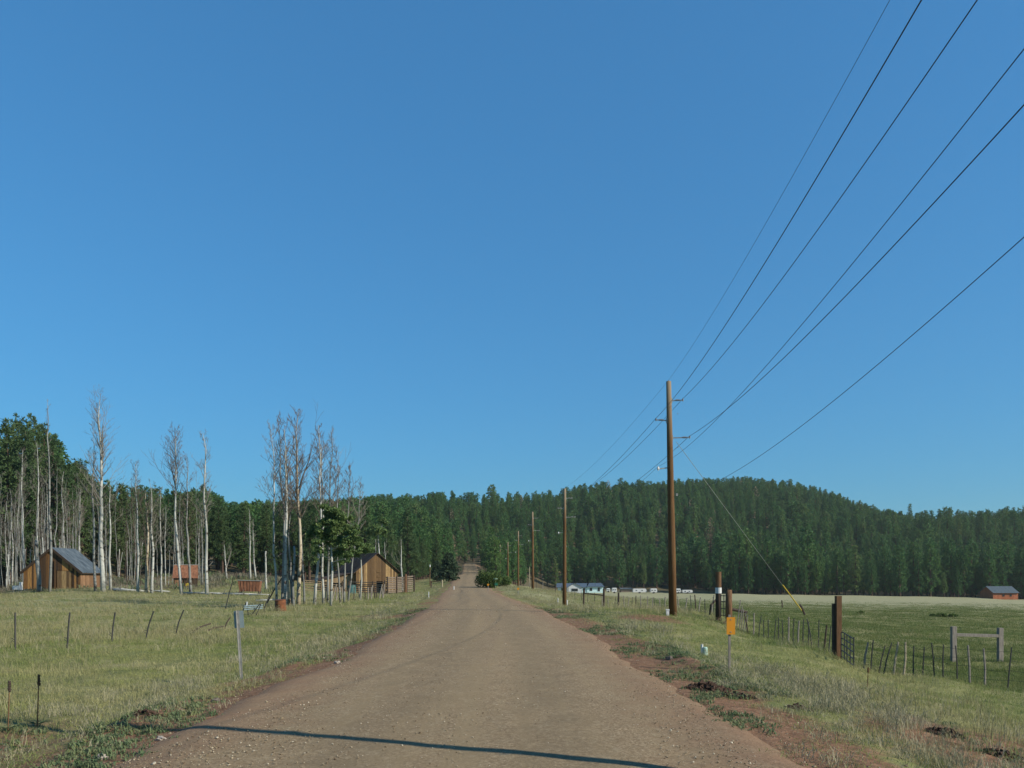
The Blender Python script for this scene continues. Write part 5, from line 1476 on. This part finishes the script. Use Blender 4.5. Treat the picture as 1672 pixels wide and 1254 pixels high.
def sample(n_per, y0, y1, d0, p):
    """random field points, density d0 per square metre at 12 m, thinning with distance"""
    out = []
    edges = np.exp(np.linspace(math.log(y0), math.log(y1), 26))
    for a, b in zip(edges[:-1], edges[1:]):
        ym = (a + b) / 2; dens = d0 * min(1.6, (12 / ym) ** p)
        hw_ = .70 * ym + 2.5
        n_ = int(dens * (b - a) * 2 * hw_)
        xs = RNG.uniform(-hw_, hw_, n_) ; ys = RNG.uniform(a, b, n_)
        out.append(np.stack([xs, ys], 1))
    return np.concatenate(out)
P = sample(1, 6.0, 230, 95, 1.45)
s_ = P[:, 0] - roadx(P[:, 1]); al = np.abs(s_)
en = .45 * vnoise(P[:, 0] / 1.3, P[:, 1] / 1.3, 50) + .25 * vnoise(P[:, 0] / .45, P[:, 1] / .45, 51)
pn = vnoise(P[:, 0] / 3.2, P[:, 1] / 5.0, 52) * .6 + vnoise(P[:, 0] / 1.1, P[:, 1] / 1.1, 53) * .4
near_r = .85 * np.exp(-((s_ - 5.9) / 2.4) ** 2) * smooth(15, 9.5, P[:, 1]) * (s_ > 0)
near_l = np.exp(-((s_ + 5.0) / 1.2) ** 2) * smooth(13, 8.5, P[:, 1]) * (s_ < 0)
prob = smooth(2.9, 4.7, al + en) * (1 - .80 * np.clip(near_r + near_l + .7 * pn * (near_r + near_l), 0, 1)) * (1 - .6 * np.exp(-((P[:, 0] - 6.5) / 4) ** 2 - ((P[:, 1] - 33) / 4) ** 2)) * (1 - .55 * np.exp(-((P[:, 0] + 6.5) / 3.2) ** 2 - ((P[:, 1] - 41) / 2.5) ** 2))
keep = RNG.random(len(P)) < prob * (.75 + .35 * pn) * smooth(235, 70, P[:, 1]) * np.where(edge_dist(P[:, 0], P[:, 1]) < -3, 1, 0)
keep &= ~((P[:, 1] > 88) & (P[:, 0] < -38))
P, s_, al, pn = P[keep], s_[keep], al[keep], pn[keep]
n = len(P)
rnd = RNG.random(n)
var = RNG.integers(0, 3, n)
dryp = np.clip(.07 + .30 * pn + .22 * (P[:, 1] > 26) * (s_ < -8) + .35 * (P[:, 1] > 60) * (s_ > 4), .02, .6)
var = np.where(rnd < dryp, RNG.integers(3, 5, n), var)
# shorter, darker sward in the grazed meadow beyond the fences on the right
md = smooth(-.8, .8, P[:, 0] - np.interp(P[:, 1], [0, 12, 16, 21, 24, 30, 37, 45, 60, 90, 240], [14, 14, 13, 12.5, 9.5, 9.9, 10.4, 13, 14, 16, 40]) + 1.5 * vnoise(P[:, 0] / 4, P[:, 1] / 4, 77))
var = np.where((RNG.random(n) < md * .93), RNG.integers(8, 10, n), var)
sagep = .42 * np.exp(-((s_ - 5.4) / 1.2) ** 2) * smooth(18, 12, P[:, 1]) * (s_ > 0) + .10 * (al < 6)
var = np.where(RNG.random(n) < sagep, 7, var)
far = np.maximum(1, (P[:, 1] / 14) ** .62)
hs_ = RNG.uniform(.6, 1.3, n) * (1 + .45 * pn) * np.where(al < 4.6, .6, 1.0) * np.where(P[:, 1] > 25, 1.05, 1)
scl = np.stack([far * RNG.uniform(.8, 1.3, n), far * RNG.uniform(.8, 1.3, n), hs_ * np.minimum(far, 1.25)], 1)
rot = np.stack([RNG.normal(0, .12, n), RNG.normal(0, .12, n), RNG.uniform(0, 6.28, n)], 1)
gr = scatter('grass', np.stack([P[:, 0], P[:, 1], HV(P[:, 0], P[:, 1])], 1), rot, scl, var, SRC)
tag(gr, 'green and straw-coloured meadow grass covering verges and fields', 'grass')
print('GRASS', n)
# grey-brown brush and suckers under the dead grove and round the corral
BR = [tuft('brush', 21, 34, .75, .55, .022, M['brush'], .8), tuft('brush', 22, 30, .45, .6, .020, M['brush'], 1.1), tuft('brush', 23, 30, .6, .5, .03, M['weed'], .8, False, True)]
n0 = 5200
bu = RNG.uniform(-30, 470, n0); by = RNG.uniform(84, 142, n0)
bx_ = (bu - 836) / F_PX * by
cl = vnoise(bx_ / 5, by / 5, 90) * .6 + vnoise(bx_ / 1.6, by / 1.6, 91) * .4
okb = (RNG.random(n0) < smooth(-.25, .45, cl) * np.where(by < 96, .35, .9)) & ~((bu > 20) & (bu < 190) & (by > 88) & (by < 98)) & ~((bu > 275) & (bu < 330) & (by > 93) & (by < 99)) & (edge_dist(bx_, by) < 6)
bx_, by = bx_[okb], by[okb]; n = len(by)
bs = scatter('brush', np.stack([bx_, by, HV(bx_, by)], 1), np.stack([RNG.normal(0, .2, n), RNG.normal(0, .2, n), RNG.uniform(0, 6.28, n)], 1),
             RNG.uniform(.5, 1.5, n)[:, None] * np.array([[1.2, 1.2, 1.0]]), np.where(RNG.random(n) < .25, 2, RNG.integers(0, 2, n)), BR)
tag(bs, 'low grey-brown brush and dead sticks under the dead trees', 'brush')
# low leafy weeds along the road edge
P = sample(1, 6.0, 45, 60, 1.1)
s_ = P[:, 0] - roadx(P[:, 1]); al = np.abs(s_)
cl = vnoise(P[:, 0] / 1.2, P[:, 1] / 1.5, 60) * .7 + vnoise(P[:, 0] / .4, P[:, 1] / .4, 61) * .3
band = np.exp(-((al - 3.55) / .55) ** 2) + .9 * np.exp(-((s_ - 3.9) / .9) ** 2) * (s_ > 0) + .40 * np.exp(-((s_ - 5.4) / 1.6) ** 2) * smooth(14, 9, P[:, 1]) + .45 * np.exp(-((s_ + 5.6) / .9) ** 2) * smooth(11, 8, P[:, 1])
keep = RNG.random(len(P)) < band * smooth(-.05, .35, cl) * 1.2
keep &= al > 2.75
P = P[keep]; n = len(P)
wd = scatter('weeds', np.stack([P[:, 0], P[:, 1], HV(P[:, 0], P[:, 1])], 1), np.stack([RNG.normal(0, .15, n), RNG.normal(0, .15, n), RNG.uniform(0, 6.28, n)], 1),
             RNG.uniform(.5, 1.15, n)[:, None] * np.stack([np.maximum(1, (P[:, 1] / 14) ** .5)] * 2 + [np.ones(n)], 1), RNG.integers(5, 7, n), SRC)
tag(wd, 'low blue-green leafy weeds along both edges of the gravel', 'weeds')
# loose stones on and beside the road
import bmesh
STS = []
for k in range(3):
    bm = bmesh.new(); bmesh.ops.create_icosphere(bm, subdivisions=1, radius=1)
    r2 = random.Random(k)
    for v in bm.verts: v.co *= r2.uniform(.75, 1.2); v.co.z *= .6
    me = bpy.data.meshes.new('pebble'); bm.to_mesh(me); bm.free(); STS.append(me)
t = NT('pebbles', .9, .2)
rr = t.n('ShaderNodeObjectInfo').outputs['Random']
M['pebble'] = t.col(t.ramp(rr, [(0, (.10, .068, .042)), (.4, (.19, .148, .090)), (.75, (.29, .24, .16)), (1, (.46, .41, .31))]))
for me in STS: me.materials.append(M['pebble'])
STS = [source('pebble', me) for me in STS]
out = []
edges = np.exp(np.linspace(math.log(5.5), math.log(48), 16))
for a, b in zip(edges[:-1], edges[1:]):
    n_ = int(430 * (9 / ((a + b) / 2)) ** 1.35 * (b - a) * 11)
    out.append(np.stack([RNG.uniform(-5.5, 5.5, n_), RNG.uniform(a, b, n_)], 1))
P = np.concatenate(out); S_ = P[:, 0]; al = np.abs(S_)
pr = np.where(al < 2.5, .28 + .45 * smooth(1.5, 2.4, al), np.where(al < 3.5, .8, .28)) * (.45 + .8 * (vnoise(S_ / .6, P[:, 1] / 1.8, 70) * .5 + .5))
keep = RNG.random(len(P)) < pr
P = P[keep]; S_ = P[:, 0].copy(); n = len(P)
X = S_ + roadx(P[:, 1])
zr_ = roadz(P[:, 1]) + .04 * (1 - (S_ / 3.0) ** 2) - .50 * smooth(2.65, 4.2, np.abs(S_))
Z = np.maximum(HV(X, P[:, 1]), zr_)
sz = (.0034 + .0080 * RNG.random(n) ** 4) * np.maximum(1, P[:, 1] / 16) ** .6
big = RNG.random(n) < .006; sz = np.where(big, sz * 2.4, sz)
pb = scatter('gravel', np.stack([X, P[:, 1], Z + sz * .2], 1), RNG.uniform(0, 6.28, (n, 3)) * np.array([.1, .1, 1]), np.repeat(sz[:, None], 3, 1), RNG.integers(0, 3, n), STS)
tag(pb, 'loose pale stones scattered on the gravel road and its edges', 'gravel')
print('PEBBLES', n)

# ------------------------------------------------------------------ added haze volume: stands for the windscreen veil, lifts the dark wood
bx = MB().box((0, 900, 60), (7600, 5000, 190))
hz = bx.build('haze', M['white'])
hz.data.materials.clear()
hm = bpy.data.materials.new('veil_haze'); hm.use_nodes = True
for nd in list(hm.node_tree.nodes):
    if nd.type == 'BSDF_PRINCIPLED': hm.node_tree.nodes.remove(nd)
pv = hm.node_tree.nodes.new('ShaderNodeVolumePrincipled')
pv.inputs['Color'].default_value = (.72, .84, .78, 1)
pv.inputs['Density'].default_value = .00012
pv.inputs['Anisotropy'].default_value = .2
hm.node_tree.links.new(pv.outputs[0], hm.node_tree.nodes['Material Output'].inputs['Volume'])
hz.data.materials.append(hm)
hz['kind'] = 'stuff'
tag(hz, 'thin pale haze over fields and wooded hill, added to lift the dark trees', 'haze')
